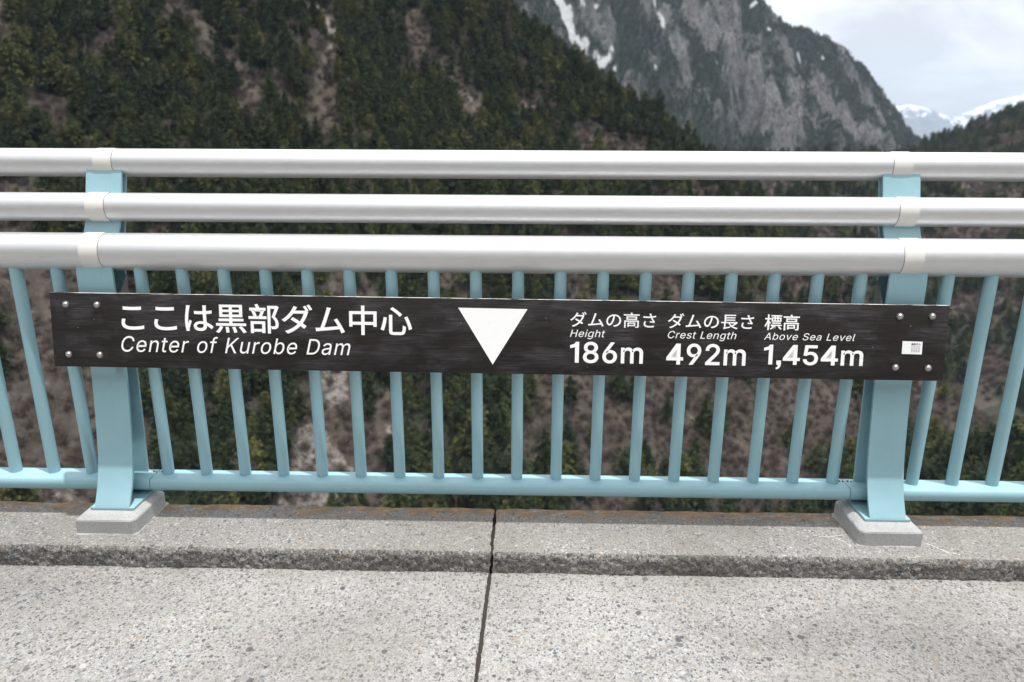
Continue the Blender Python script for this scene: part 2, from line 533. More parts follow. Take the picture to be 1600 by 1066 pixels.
def kerb_piece(name, x0, x1, parent):
    # profile walked from foot of front face, over the front edge, across the top to the back edge
    fx0, fx1 = max(x0, -1.62), min(x1, 1.70)
    xs = [x for x in (x0,) if x < fx0 - 0.01] + list(np.arange(fx0, fx1, 0.0038)) + [fx1] + [x for x in (x1,) if x > fx1 + 0.01]
    xs = np.array(xs)
    prof = []
    for z in np.linspace(WZ - 0.012, KZ - 0.014, 15): prof.append((KF, z))
    for a in np.linspace(0.2, 1.0, 4) * math.pi / 2: prof.append((KF + 0.014 - 0.014 * math.cos(a), KZ - 0.014 + 0.014 * math.sin(a)))
    for y in np.linspace(KF + 0.018, KF + 0.06, 10): prof.append((y, KZ))
    for y in np.linspace(KF + 0.08, KB - 0.008, 12): prof.append((y, KZ))
    prof += [(KB - 0.002, KZ - 0.003), (KB, KZ - 0.009), (KB, KZ - 0.06)]
    prof = np.array(prof)
    n, m = len(xs), len(prof)
    V = np.zeros((n, m, 3))
    V[:, :, 0] = xs[:, None]; V[:, :, 1] = prof[None, :, 0]; V[:, :, 2] = prof[None, :, 1]
    face = np.clip((0.16 - (prof[:, 0] - KF)) / 0.16, 0, 1) * (prof[:, 1] < KZ + 1e-6)
    amp = np.where(np.arange(m) < 19, 1.0, np.where(np.arange(m) < 24, 0.55, 0.16))
    for i in range(n):
        for j in range(m - 2):
            x, y, z = V[i, j]
            d = mnoise.noise((x * 60, y * 60, z * 60)) * 0.0034 + mnoise.noise((x * 140, y * 140, z * 140 + 7)) * 0.0030
            d += mnoise.noise((x * 7, y * 9, z * 9 + 3)) * 0.0035 * amp[j]
            d *= amp[j]
            if j < 15:
                V[i, j, 1] -= d
            elif j < 19:
                V[i, j, 1] -= d * 0.7; V[i, j, 2] += d * 0.7
            else:
                V[i, j, 2] += d
            e_ = min(abs(x - x0), abs(x - x1))
            if e_ < 0.012:
                k_ = (1 - e_ / 0.012)
                V[i, j, 0] += (mnoise.noise((3.1 * x0, y * 55, z * 55)) * 0.004 + mnoise.noise((1.7 * x1, y * 170, z * 170)) * 0.0022) * k_
                V[i, j, 2] -= 0.004 * k_ * k_ * (0.6 + mnoise.noise((9.1, y * 80, z * 80))) * (j >= 15)
            if j >= m - 7:
                V[i, j, 1] += mnoise.noise((x * 9, 3.3, 0)) * 0.006 + mnoise.noise((x * 45, 8.3, 0)) * 0.003
    idx = np.arange(n * m).reshape(n, m)
    F = np.stack([idx[:-1, :-1], idx[:-1, 1:], idx[1:, 1:], idx[1:, :-1]], -1).reshape(-1, 4)
    me = mesh_np(name, V.reshape(-1, 3), F[:, ::-1], smooth=True)
    me.materials.append(KERBFACE); me.materials.append(KERBTOP)
    mi = np.tile((np.arange(m - 1) >= 17).astype(np.int32), n - 1)
    me.polygons.foreach_set('material_index', mi)
    return link(name, me, None, parent)

kerb = empty('kerb', (0, 0, 0)); tag(kerb, kind='structure')
JX = -0.0065
kerb_piece('kerb_stone', -6.0, JX - 0.0038, kerb)
kerb_piece('kerb_stone', JX + 0.0038, 6.0, kerb)
bm = bmesh.new(); bm_box(bm, (JX - 0.006, KF + 0.012, WZ - 0.05), (JX + 0.006, KB - 0.012, KZ - 0.014))
link('joint_filler', from_bm('joint_filler', bm), DIRT, kerb)
bm = bmesh.new(); bm_box(bm, (-6, KF + 0.02, WZ - 0.06), (6, KB - 0.004, KZ - 0.055))
link('kerb_core', from_bm('kerb_core', bm), MASSCON, kerb)

def streak(pts, w_):
    bm = bmesh.new(); prev = None
    n = 26
    P = np.array(pts)
    tt = np.linspace(0, len(P) - 1, n)
    for i, q in enumerate(tt):
        x = np.interp(q, range(len(P)), P[:, 0]) + 0.0015 * mnoise.noise((i * .9, w_ * 999, 0)); y = np.interp(q, range(len(P)), P[:, 1]) + 0.0015 * mnoise.noise((i * .9, 5, w_ * 777))
        k = w_ * (0.35 + abs(mnoise.noise((i * 0.7, 3, P[0, 0]))) * 1.6)
        a, b = bm.verts.new((x - k * 0.6, y - k, KZ + 0.0012)), bm.verts.new((x + k * 0.6, y + k, KZ + 0.0012))
        if prev: bm.faces.new((prev[0], a, b, prev[1]))
        prev = (a, b)
    link('lime_streak', from_bm('lime_streak', bm), LIME, kerb)
streak([(1.077, -0.105), (1.105, -0.135), (1.125, -0.160), (1.150, -0.172)], 0.0016)
streak([(0.835, -0.098), (0.868, -0.096), (0.885, -0.115), (0.900, -0.150)], 0.0014)
streak([(0.868, -0.096), (0.905, -0.088)], 0.0012)
streak([(-0.918, -0.115), (-0.905, -0.085), (-0.880, -0.050), (-0.872, -0.030)], 0.0026)

walk = empty('pavement', (0, 0, 0)); tag(walk, kind='structure')
def slab(xj, side):
    """slab whose joint edge xj(y) runs slightly askew and is chipped"""
    bm = bmesh.new()
    y0, y1 = KF + 0.004, -4.5
    ys = np.concatenate([np.arange(y0, -1.3, -0.004), [y1]])
    edge = []
    for y in ys:
        ch_ = 0.0016 * mnoise.noise((y * 90, side, 0)) + 0.0022 * mnoise.noise((y * 23, side * 3, 1)) + 0.004 * max(0, mnoise.noise((y * 14, side * 7, 2)) - 0.35)
        edge.append((xj(y) + side * (0.0048 + ch_), y))
    far = 6.0 * side
    top = [bm.verts.new((x, y, WZ - 0.0022)) for x, y in edge]
    inn = [bm.verts.new((x + side * 0.006, y, WZ)) for x, y in edge]
    low = [bm.verts.new((x, y, WZ - 0.03)) for x, y in edge]
    c0, c1 = bm.verts.new((far, y0, WZ)), bm.verts.new((far, y1, WZ))
    for i in range(len(edge) - 1):
        bm.faces.new((top[i], top[i + 1], low[i + 1], low[i])); bm.faces.new((inn[i], inn[i + 1], top[i + 1], top[i]))
    bm.faces.new(inn + [c1, c0])
    bmesh.ops.triangulate(bm, faces=[f for f in bm.faces if len(f.verts) > 4])
    bmesh.ops.recalc_face_normals(bm, faces=bm.faces)
    me = bpy.data.meshes.new('pavement_slab'); bm.to_mesh(me); bm.free()
    if me.polygons[-1].normal.z < 0: me.flip_normals()
    return link('pavement_slab', me, WALK, walk)
jf, jn = -0.0100, -0.0100 - 0.026 * (4.5 - 0.2)
xj = lambda y: jf + (jn - jf) * (y - KF) / (-4.5 - KF)
slab(xj, -1)
slab(xj, 1)
bm = bmesh.new()
vs = [bm.verts.new(c) for c in ((jf - 0.012, KF + 0.01, WZ - 0.006), (jf + 0.012, KF + 0.01, WZ - 0.006), (jn + 0.012, -4.5, WZ - 0.006), (jn - 0.012, -4.5, WZ - 0.006))]
bm.faces.new(vs)
link('joint_filler', from_bm('joint_filler', bm), DIRT, walk)

bm = prism([(KB - 0.03, WZ - 0.13), (KB - 0.03, -4.0), (3.0, -40.0), (9.0, -175.0), (-22.0, -175.0), (-9.0, -4.0), (-9.0, WZ - 0.13)], -70, 70)
dam = link('dam_wall', from_bm('dam_wall', bm), MASSCON)
tag(dam, kind='structure')

# ------------------------------------------------------------------ terrain
HA = np.array([-math.sin(0.5), math.cos(0.5)])

def hill(x, y, detail=True):
    nz1 = fbm(x / 85, y / 85, 4, 3)
    q = (x * 0.878 + y * 0.479)            # along the contour of the left bank
    ribs = ridged(q / 46, (y * 0.878 - x * 0.479) / 210, 4, 11)
    A = 0.9 * (HA[0] * x + HA[1] * y - 300) + nz1 * 6 + (ribs - 0.35) * 11
    t = (x + 6.2) * 0.480 + (y - 441.4) * 0.878 + 6 * fbm(x / 50, y / 50, 3, 31) + 5
    A = A - 1.9 * softplus(t, 5.0)
    C = 0.75 * (-0.30 * x + 0.954 * y - 600) + fbm(x / 120, y / 120, 4, 41) * 14 + (ridged(x / 90, y / 300, 4, 43) - 0.35) * 22
    C = smin(C, -17 + 6 * fbm(x / 60, y / 60, 3, 47) - np.maximum(y - 800, 0) * 0.5, 4.0)
    D = 0.65 * (0.891 * x + 0.454 * y - 760) + fbm(x / 130, y / 130, 4, 51) * 12 + (ridged(x / 260, y / 95, 4, 53) - 0.35) * 20
    D = smin(D, (x - 470) * 0.42 - 29 + 5 * fbm(x / 50, y / 50, 3, 57) - np.maximum(y - 1000, 0) * 0.6, 4.0)
    E = 0.8 * (0.95 * x + 0.312 * y - 318) + fbm(x / 40, y / 40, 3, 61) * 4
    te = x * 0.6 + y * 0.8 - 257
    E = E - 1.8 * softplus(te, 4.0)
    z = smax(smax(A, C, 5.0), smax(D, E, 5.0), 5.0)
    z = smax(z, np.full_like(z, -172.0), 4.0)
    if detail:
        z = z + fbm(x / 14, y / 14, 3, 71) * 1.6
    return z, A, C, D, E

GULLIES = [  # (points, half width, rockiness)
    ([(-165, 345), (-147, 319), (-136, 316), (-123, 312), (-114, 305), (-114, 291)], 7.5, 0.12),
    ([(-99, 362), (-93, 353), (-91, 333), (-89, 316), (-82, 294)], 5.5, 0.30),
    ([(-57, 392), (-54, 376), (-43, 366), (-33, 357), (-24, 347)], 7.0, 0.22),
    ([(-212, 296), (-197, 278)], 7.0, 0.1),
    ([(-180, 265), (-169, 257)], 5.5, 0.1),
    ([(-66, 224), (-64, 218), (-61, 206), (-63, 194), (-57, 186), (-66, 172)], 5.5, 0.52),
    ([(-45, 212), (-47, 196), (-44, 184)], 4.0, 0.15),
    ([(-165, 210), (-160, 204), (-141, 196), (-129, 180), (-124, 163), (-122, 150)], 17.0, 0.28),
    ([(-30, 262), (-24, 256)], 7.0, 0.1),
    ([(24, 300), (20, 270), (14, 240), (2, 215)], 7.0, 0.1),
    ([(70, 300), (62, 262), (46, 228)], 10.0, 0.12),
    ([(120, 300), (105, 270), (88, 240)], 14.0, 0.10),
]
ROCKSPOTS = [(-92, 354, 6.5), (-38, 360, 5.0), (-30, 354, 4), (-98, 322, 3), (-120, 158, 8), (-110, 150, 6), (-128, 300, 3)]

def masks(x, y, z, A, C, D, E):
    gul = np.zeros_like(x); rock = np.zeros_like(x)
    wob = fbm(x / 16, y / 16, 3, 81)
    for pts, w_, rk in GULLIES:
        w_ = w_ * (0.72 if pts[0][1] > 280 and pts[0][0] < -20 else 1.0)
        d = dist_poly(x, y, pts) + wob * w_ * 1.1 + fbm(x / 5, y / 5, 2, 83) * 1.6
        k = np.clip(1.35 - d / w_, 0, 1)
        gul = np.maximum(gul, np.minimum(k * 2, 1)); rock = np.maximum(rock, np.minimum(k * 2, 1) * rk)
    for rx, ry, rr in ROCKSPOTS:
        d = np.hypot(x - rx, y - ry) + wob * rr * 0.7
        rock = np.maximum(rock, np.clip(1.5 - d / rr, 0, 1) * 0.62)
    n = fbm(x / 38, y / 38, 4, 91)
    onA = (A >= np.maximum(np.maximum(C, D), E) - 2)
    onE = (E >= np.maximum(np.maximum(A, C), D) - 2)
    # how bare the ground is (leafless brush): thin up high on the left, wide low down to the right
    low = np.clip((-35 - z) / 60, 0, 1)
    right = np.clip((x + 25) / 130, 0, 1)
    thr = 0.40 - 0.16 * low - 0.62 * low * right
    thr = np.where(onA, thr, np.where(onE, 0.30, -0.02))
    bare = np.clip((n - thr) / 0.12, 0, 1)
    bare = np.maximum(bare, gul)
    rock = np.maximum(rock, np.clip((fbm(x / 22, y / 22, 4, 95) - 0.62) / 0.15, 0, 1) * 0.6 * (bare > 0.2))
    return bare, rock, onA, onE

na, nr = 560, 440
az = np.linspace(-0.86, 0.90, na)
rr_ = np.geomspace(95, 1500, nr)
AZ, RR = np.meshgrid(az, rr_, indexing='ij')
TX = RR * np.sin(AZ); TY = RR * np.cos(AZ)
tz, a_, c_, d_, e_ = hill(TX, TY)
bare_, rock_, _, _ = masks(TX, TY, tz, a_, c_, d_, e_)
idx = np.arange(na * nr).reshape(na, nr)
F = np.stack([idx[:-1, :-1], idx[1:, :-1], idx[1:, 1:], idx[:-1, 1:]], -1).reshape(-1, 4)
me = mesh_np('hillside', np.stack([TX, TY, tz], -1).reshape(-1, 3), F, smooth=True)
fattr(me, 'rock', rock_.ravel()); fattr(me, 'green', (1 - bare_).ravel() * 0.8)
hs = link('hillside', me, SLOPE); tag(hs, kind='structure')

# valley floor, one sheet out to the horizon
ang = np.linspace(0, 2 * np.pi, 65)[:-1]
V = np.vstack([[0, 0, -176.5], np.stack([17000 * np.cos(ang), 17000 * np.sin(ang), np.full(64, -176.5)], -1)])
F = np.array([[0, 1 + i, 1 + (i + 1) % 64] for i in range(64)])
me = mesh_np('valley_floor', V, F)
fattr(me, 'rock', np.zeros(65)); fattr(me, 'green', np.full(65, 0.5))
vf = link('valley_floor', me, SLOPE); tag(vf, kind='structure')

# wooded mountains round the reservoir, behind the viewer
ua = np.linspace(math.pi * 0.60, math.pi * 1.40, 90); ur = np.linspace(0, 1, 26)
UA, UR = np.meshgrid(ua, ur, indexing='ij')
ud = 520 + 1300 * UR
UX = ud * np.sin(UA); UY = ud * np.cos(UA)
UZ = -30 + 760 * UR ** 1.1 * (1 + 0.30 * fbm(UA * 2.2, UR * 1.5, 3, 301)) + ridged(UX / 300, UY / 300, 4, 305) * 60 * UR
idx = np.arange(UA.size).reshape(UA.shape)
F = np.stack([idx[:-1, :-1], idx[1:, :-1], idx[1:, 1:], idx[:-1, 1:]], -1).reshape(-1, 4)
me = mesh_np('reservoir_mountains', np.stack([UX, UY, UZ], -1).reshape(-1, 3), F, smooth=True)
fattr(me, 'rock', np.zeros(UA.size)); fattr(me, 'green', np.full(UA.size, 0.62))
um = link('reservoir_mountains', me, SLOPE); tag(um, kind='structure')

# rock mountain across the valley
def ray_dir(px, py):
    return CF + (px - 800) / 1089.4 * CR + (533 - py) / 1089.4 * CU
RY = 2200.0
skyl = [(560, -330), (700, -270), (820, -190), (960, -120), (1080, -70), (1150, -32), (1195, 0), (1225, 30), (1240, 43), (1265, 46), (1295, 57), (1322, 70), (1333, 92), (1350, 101), (1360, 121), (1375, 139), (1392, 161), (1407, 180), (1425, 206), (1440, 222), (1460, 245), (1500, 300), (1560, 370)]
sx, sz = [], []
for px, py in skyl:
    d = ray_dir(px, py); k = (RY - CAM[1]) / d[1]
    sx.append(CAM[0] + k * d[0]); sz.append(CAM[2] + k * d[2])
sx = np.array(sx); sz = np.array(sz)
FS = 1.02
def mtn(x, y):
    top = np.interp(x, sx, sz)
    back = np.abs(RY - y)
    dn = np.clip(back / 90, 0, 1)
    q = fbm(x / 260, y / 260, 3, 101)
    gul = ridged((x + 0.35 * (RY - y)) / 150 + 0.5 * q, (y) / 620, 6, 103)
    z = top - FS * back + dn * ((gul - 0.4) * 135 + (ridged((x + 0.35 * (RY - y)) / 52, y / 240, 4, 104) - 0.4) * 34 + q * 30) + fbm(x / 30, y / 30, 4, 107) * (3.0 + 7 * dn) - 3
    return z
gx = np.arange(-560, 1560, 4.2); gy = np.concatenate([np.arange(1340, 2230, 4.2), np.arange(2230, 2700, 30)])
GX, GY = np.meshgrid(gx, gy, indexing='ij')
GZ = mtn(GX, GY)
def on_mtn(px, py):
    d = ray_dir(px, py)
    k = np.arange(1200, 2700, 3.0)
    X = CAM[0] + k * d[0]; Y = CAM[1] + k * d[1]; Z = CAM[2] + k * d[2]
    hit = np.nonzero(Z < mtn(X, Y))[0]
    i = hit[0] if len(hit) else np.argmin(np.abs(Y - RY))
    return (X[i], Y[i], Z[i])
SNOW = [([(866, -14), (880, 10), (888, 32), (898, 58), (908, 82)], 15), ([(900, 62), (914, 66)], 9), ([(930, 84), (936, 94), (941, 101)], 9), ([(956, 74), (948, 92), (938, 100)], 8),
        ([(955, 88), (945, 101)], 6), ([(960, 106), (962, 110)], 6), ([(957, 132), (960, 150)], 6), ([(1021, -5), (1023, 6)], 7), ([(1031, 20), (1036, 40)], 7), ([(1172, 12), (1182, 4)], 5),
        ([(1118, 94), (1132, 108)], 3.5), ([(1022, 102), (1024, 104)], 5), ([(1200, 46), (1202, 47)], 5), ([(1246, 84), (1250, 98)], 4), ([(1284, 90), (1287, 93)], 4), ([(909, 2), (912, 6)], 6), ([(930, 10), (932, 11)], 6)]
ROCKP = [([(1085, 0), (1110, 50), (1150, 85)], 75), ([(1120, 0), (1150, 60), (1178, 110), (1195, 170), (1215, 235)], 62), ([(1060, 70), (1072, 130)], 22), ([(1230, 70), (1270, 130), (1330, 190), (1395, 225)], 34),
         ([(1240, 140), (1235, 220)], 45), ([(1330, 110), (1380, 190)], 20), ([(955, 20), (950, 70)], 16), ([(1150, 115), (1165, 180)], 18)]
snow_ = np.zeros_like(GX); rockm = np.zeros_like(GX)
wob = fbm(GX / 40, GY / 40, 3, 111)
for pts, w_ in SNOW:
    P = [on_mtn(*p) for p in pts]
    dmin = np.full(GX.shape, 1e9)
    for a, b in zip(P[:-1], P[1:]):
        a = np.array(a); b = np.array(b); v = b - a; L = v @ v + 1e-6
        t_ = np.clip(((GX - a[0]) * v[0] + (GY - a[1]) * v[1] + (GZ - a[2]) * v[2]) / L, 0, 1)
        dmin = np.minimum(dmin, np.sqrt((GX - a[0] - t_ * v[0]) ** 2 + ((GY - a[1] - t_ * v[1]) * 0.6) ** 2 + ((GZ - a[2] - t_ * v[2]) * 0.8) ** 2))
    snow_ = np.maximum(snow_, np.clip(1.0 - 0.5 * (dmin + wob * w_ * 0.4) / w_, 0, 1))
for pts, w_ in ROCKP:
    P = [on_mtn(*p) for p in pts]
    dmin = np.full(GX.shape, 1e9)
    for a, b in zip(P[:-1], P[1:]):
        a = np.array(a); b = np.array(b); v = b - a; L = v @ v + 1e-6
        t_ = np.clip(((GX - a[0]) * v[0] + (GY - a[1]) * v[1] + (GZ - a[2]) * v[2]) / L, 0, 1)
        dmin = np.minimum(dmin, np.sqrt((GX - a[0] - t_ * v[0]) ** 2 + ((GY - a[1] - t_ * v[1]) * 0.6) ** 2 + ((GZ - a[2] - t_ * v[2]) * 0.8) ** 2))
    rockm = np.maximum(rockm, np.clip(1.25 - (dmin + wob * w_ * 0.6) / w_, 0, 1))
vegn = fbm(GX / 95, GY / 95, 4, 115)
green_ = np.clip(0.78 + vegn * 0.5 - rockm * 0.62, 0, 1) * (snow_ < 0.45)
idx = np.arange(GX.size).reshape(GX.shape)
F = np.stack([idx[:-1, :-1], idx[1:, :-1], idx[1:, 1:], idx[:-1, 1:]], -1).reshape(-1, 4)
me = mesh_np('rock_mountain', np.stack([GX, GY, GZ], -1).reshape(-1, 3), F, smooth=True)
fattr(me, 'green', green_.ravel()); fattr(me, 'snow', snow_.ravel())
rm = link('rock_mountain', me, ROCK); tag(rm, kind='structure')

# far snowy ranges
def far_range(name, yr, line, slope, snowy, seed, amp):
    lx, lz = [], []
    for px, py in line:
        d = ray_dir(px, py); k = (yr - CAM[1]) / d[1]
        lx.append(CAM[0] + k * d[0]); lz.append(CAM[2] + k * d[2])
    s = yr / 7000.0
    gx = np.linspace(lx[0], lx[-1], 220); gy = yr + np.linspace(-900, 900, 70) * s
    X, Y = np.meshgrid(gx, gy, indexing='ij')
    b = np.abs(yr - Y)
    Z = np.interp(X, lx, lz) - slope * b + (ridged(X / (330 * s), Y / (700 * s), 5, seed) - 0.4) * amp * np.clip(b / (250 * s), 0.12, 1) + fbm(X / (60 * s), Y / (60 * s), 3, seed + 5) * amp * 0.10
    idx = np.arange(X.size).reshape(X.shape)
    F = np.stack([idx[:-1, :-1], idx[1:, :-1], idx[1:, 1:], idx[:-1, 1:]], -1).reshape(-1, 4)
    me = mesh_np(name, np.stack([X, Y, Z], -1).reshape(-1, 3), F, smooth=True)
    fattr(me, 'snow', np.clip(snowy + (Z - np.interp(X, lx, lz) + 130 * s) / (500 * s), 0, 1).ravel())
    o = link(name, me, SNOWR); tag(o, kind='structure')
far_range('snowy_range', 12500, [(1180, 205), (1380, 168), (1420, 164), (1445, 168), (1475, 180), (1492, 184), (1520, 172), (1560, 156), (1600, 148), (1700, 130), (1900, 100)], 0.42, 0.30, 201, 170)
far_range('blue_ridge', 5200, [(1240, 262), (1430, 222), (1462, 214), (1500, 205), (1540, 190), (1580, 174), (1620, 160), (1750, 120), (1900, 90)], 0.5, 0.12, 211, 80)

# ------------------------------------------------------------------ trees
def leaf_tris(c, size, n, flat, r):
    """n small triangles scattered round c"""
    p = c + r.normal(0, 1, (n, 3)) * size * np.array([0.85, 0.85, 0.38])
    a = r.normal(0, 1, (n, 3)); a[:, 2] *= flat
    a /= np.linalg.norm(a, axis=1)[:, None]
    b = np.cross(a, r.normal(0, 1, (n, 3))); b /= np.linalg.norm(b, axis=1)[:, None] + 1e-9
    s = size * r.uniform(0.5, 1.0, (n, 1))
    return np.stack([p + a * s, p - a * s * 0.5 + b * s * 0.7, p - a * s * 0.5 - b * s * 0.7], 1)

def cone_tube(p0, p1, r0, r1, k=5):
    p0 = np.array(p0, float); p1 = np.array(p1, float)
    d = p1 - p0; d /= np.linalg.norm(d)
    a = np.cross(d, [0.3, 0.9, 0.2]); a /= np.linalg.norm(a); b = np.cross(d, a)
    th = np.arange(k) * 2 * np.pi / k
    ring = np.cos(th)[:, None] * a + np.sin(th)[:, None] * b
    A = p0 + ring * r0; B = p1 + ring * r1
    T = []
    for i in range(k):
        j = (i + 1) % k
        T.append([A[i], A[j], B[j]]); T.append([A[i], B[j], B[i]])
    return np.array(T)

def tri_mesh(name, tris, tint=None, mat=None):
    tris = np.asarray(tris)
    me = mesh_np(name, tris.reshape(-1, 3), np.arange(len(tris) * 3).reshape(-1, 3))
    if tint is not None and len(me.vertices) == len(tris) * 3:
        fattr(me, 'tint', np.repeat(tint, 3))
    me.materials.append(mat)
    return me

def make_conifer(seed, broad=False):
    """unit-height conifer -> (trunk mesh, crown mesh)"""
    r = np.random.default_rng(seed)
    lean = r.normal(0, 0.02, 2)
    tr = [cone_tube((0, 0, -0.12), (lean[0] * 0.5, lean[1] * 0.5, 0.5), 0.020, 0.013), cone_tube((lean[0] * 0.5, lean[1] * 0.5, 0.5), (lean[0], lean[1], 0.97), 0.013, 0.003)]
    Rm = r.uniform(0.25, 0.36); base = r.uniform(0.06, 0.20); pw = r.uniform(0.45, 0.80)
    if broad:
        Rm = r.uniform(0.30, 0.40); base = r.uniform(0.22, 0.38); pw = r.uniform(0.28, 0.42)
    tris = []; tint = []
    nl = 13 if not broad else 9
    for i in range(nl):
        t = (i + r.uniform(-0.3, 0.3)) / (nl - 1)
        t = min(max(t, 0), 1)
        z = base + (0.97 - base) * t
        R = Rm * (1 - t) ** pw * r.uniform(0.75, 1.15) + 0.02
        nb = 6 if t < 0.75 else 4
        a0 = r.uniform(0, 6.28)
        for j in range(nb):
            a = a0 + j * 2 * math.pi / nb + r.uniform(-0.35, 0.35)
            L = R * r.uniform(0.45, 1.25)
            tn = r.uniform(0, 1)
            for s in (0.35, 0.68, 1.0):
                c = np.array([lean[0] * z + math.cos(a) * L * s, lean[1] * z + math.sin(a) * L * s, z + 0.02 - 0.05 * s * s + r.normal(0, 0.008)])
                sz = 0.036 * (0.75 + 0.5 * (1 - t)) * r.uniform(0.8, 1.2)
                q = leaf_tris(c, sz, 13, 0.22, r)
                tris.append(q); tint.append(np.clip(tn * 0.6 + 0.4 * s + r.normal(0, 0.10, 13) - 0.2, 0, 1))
            if L > 0.09:
                tr.append(cone_tube((lean[0] * z, lean[1] * z, z), (lean[0] * z + math.cos(a) * L * 0.8, lean[1] * z + math.sin(a) * L * 0.8, z - 0.01), 0.005, 0.001, 3))
    q = leaf_tris(np.array([lean[0], lean[1], 0.965]), 0.026, 8, 1.0, r)
    tris.append(q); tint.append(np.full(8, 0.6))
    return tri_mesh('trunk', np.concatenate(tr), None, BARKC), tri_mesh('crown', np.concatenate(tris), np.concatenate(tint), CONIFER)

def make_bare(seed, squat=False):
    r = np.random.default_rng(seed)
    h0 = 0.30 if not squat else 0.05
    tr = [cone_tube((0, 0, -0.12), (r.normal(0, .02), r.normal(0, .02), h0), 0.020, 0.015)]
    tw = []
    def grow(p, d, L, rad, lev):
        e = p + d * L
        if lev == 0:
            tr.append(cone_tube(p, e, rad, rad * 0.6, 4))
        else:
            s = np.cross(d, r.normal(0, 1, 3)); s /= np.linalg.norm(s) + 1e-9
            tw.append(np.array([[p + s * rad, p - s * rad, e]]))
            s2 = np.cross(d, s)
            tw.append(np.array([[p + s2 * rad, p - s2 * rad, e]]))
        if lev >= 4: return
        n = (5, 4, 3, 3)[lev]
        for i in range(n):
            nd_ = d + r.normal(0, 0.55, 3); nd_[2] += 0.28
            nd_ /= np.linalg.norm(nd_)
            grow(p + d * L * r.uniform(0.55, 1.0), nd_, L * r.uniform(0.55, 0.8), rad * 0.55, lev + 1)
    p = np.array([0, 0, h0])
    for i in range(4):
        d = np.array([r.normal(0, 0.42), r.normal(0, 0.42), 1.0]); d /= np.linalg.norm(d)
        grow(p - np.array([0, 0, 0.02]), d, 0.27 if not squat else 0.30, 0.012, 0)
    tw = np.concatenate(tw)
    return tri_mesh('trunk', np.concatenate(tr), None, TWIG), tri_mesh('crown', tw, None, TWIG)

def make_shrub(seed):
    r = np.random.default_rng(seed)
    T = []
    for i in range(70):
        a = r.uniform(0, 6.28); e = r.uniform(0.25, 1.4)
        d = np.array([math.cos(a) * math.cos(e), math.sin(a) * math.cos(e), math.sin(e)])
        p = np.array([r.normal(0, .22), r.normal(0, .22), 0])
        s = np.cross(d, r.normal(0, 1, 3)); s /= np.linalg.norm(s)
        L = r.uniform(0.4, 1.0); wd = r.uniform(0.02, 0.05)
        T.append([p + s * wd, p - s * wd, p + d * L])
        for k in range(2):
            dd = d + r.normal(0, .5, 3); dd /= np.linalg.norm(dd)
            q = p + d * L * r.uniform(.4, .9)
            T.append([q + s * wd * .7, q - s * wd * .7, q + dd * L * .5])
    return tri_mesh('dry_brush', np.array(T), None, SHRUB)

CON = [make_conifer(100 + i, i in (2, 5, 7, 8)) for i in range(9)]
BARE = [make_bare(200 + i) for i in range(4)]

# candidate positions on the slopes (jittered grid), kept where the camera side of the terrain can see them
def scatter(step, x0, x1, y0, y1, seed):
    r = np.random.default_rng(seed)
    X, Y = np.meshgrid(np.arange(x0, x1, step), np.arange(y0, y1, step))
    X = X + r.uniform(-.5, .5, X.shape) * step; Y = Y + r.uniform(-.5, .5, Y.shape) * step
    return X.ravel(), Y.ravel(), r

def in_view(X, Y, Z, margin=120):
    P = np.stack([X, Y, Z], -1) - CAM
    dz = P @ CF
    px = 800 + 1089.4 * (P @ CR) / dz; py = 533 - 1089.4 * (P @ CU) / dz
    return px, py, (dz > 0) & (px > -margin) & (px < 1600 + margin) & (py > -margin) & (py < 1000)

def unblocked(X, Y, Z):
    ok = np.ones(X.shape, bool)
    for k in np.linspace(0.30, 0.97, 24):
        x = CAM[0] + (X - CAM[0]) * k; y = CAM[1] + (Y - CAM[1]) * k; z = CAM[2] + (Z - CAM[2]) * k
        ok &= hill(x, y, False)[0] < z + 1.5
    return ok

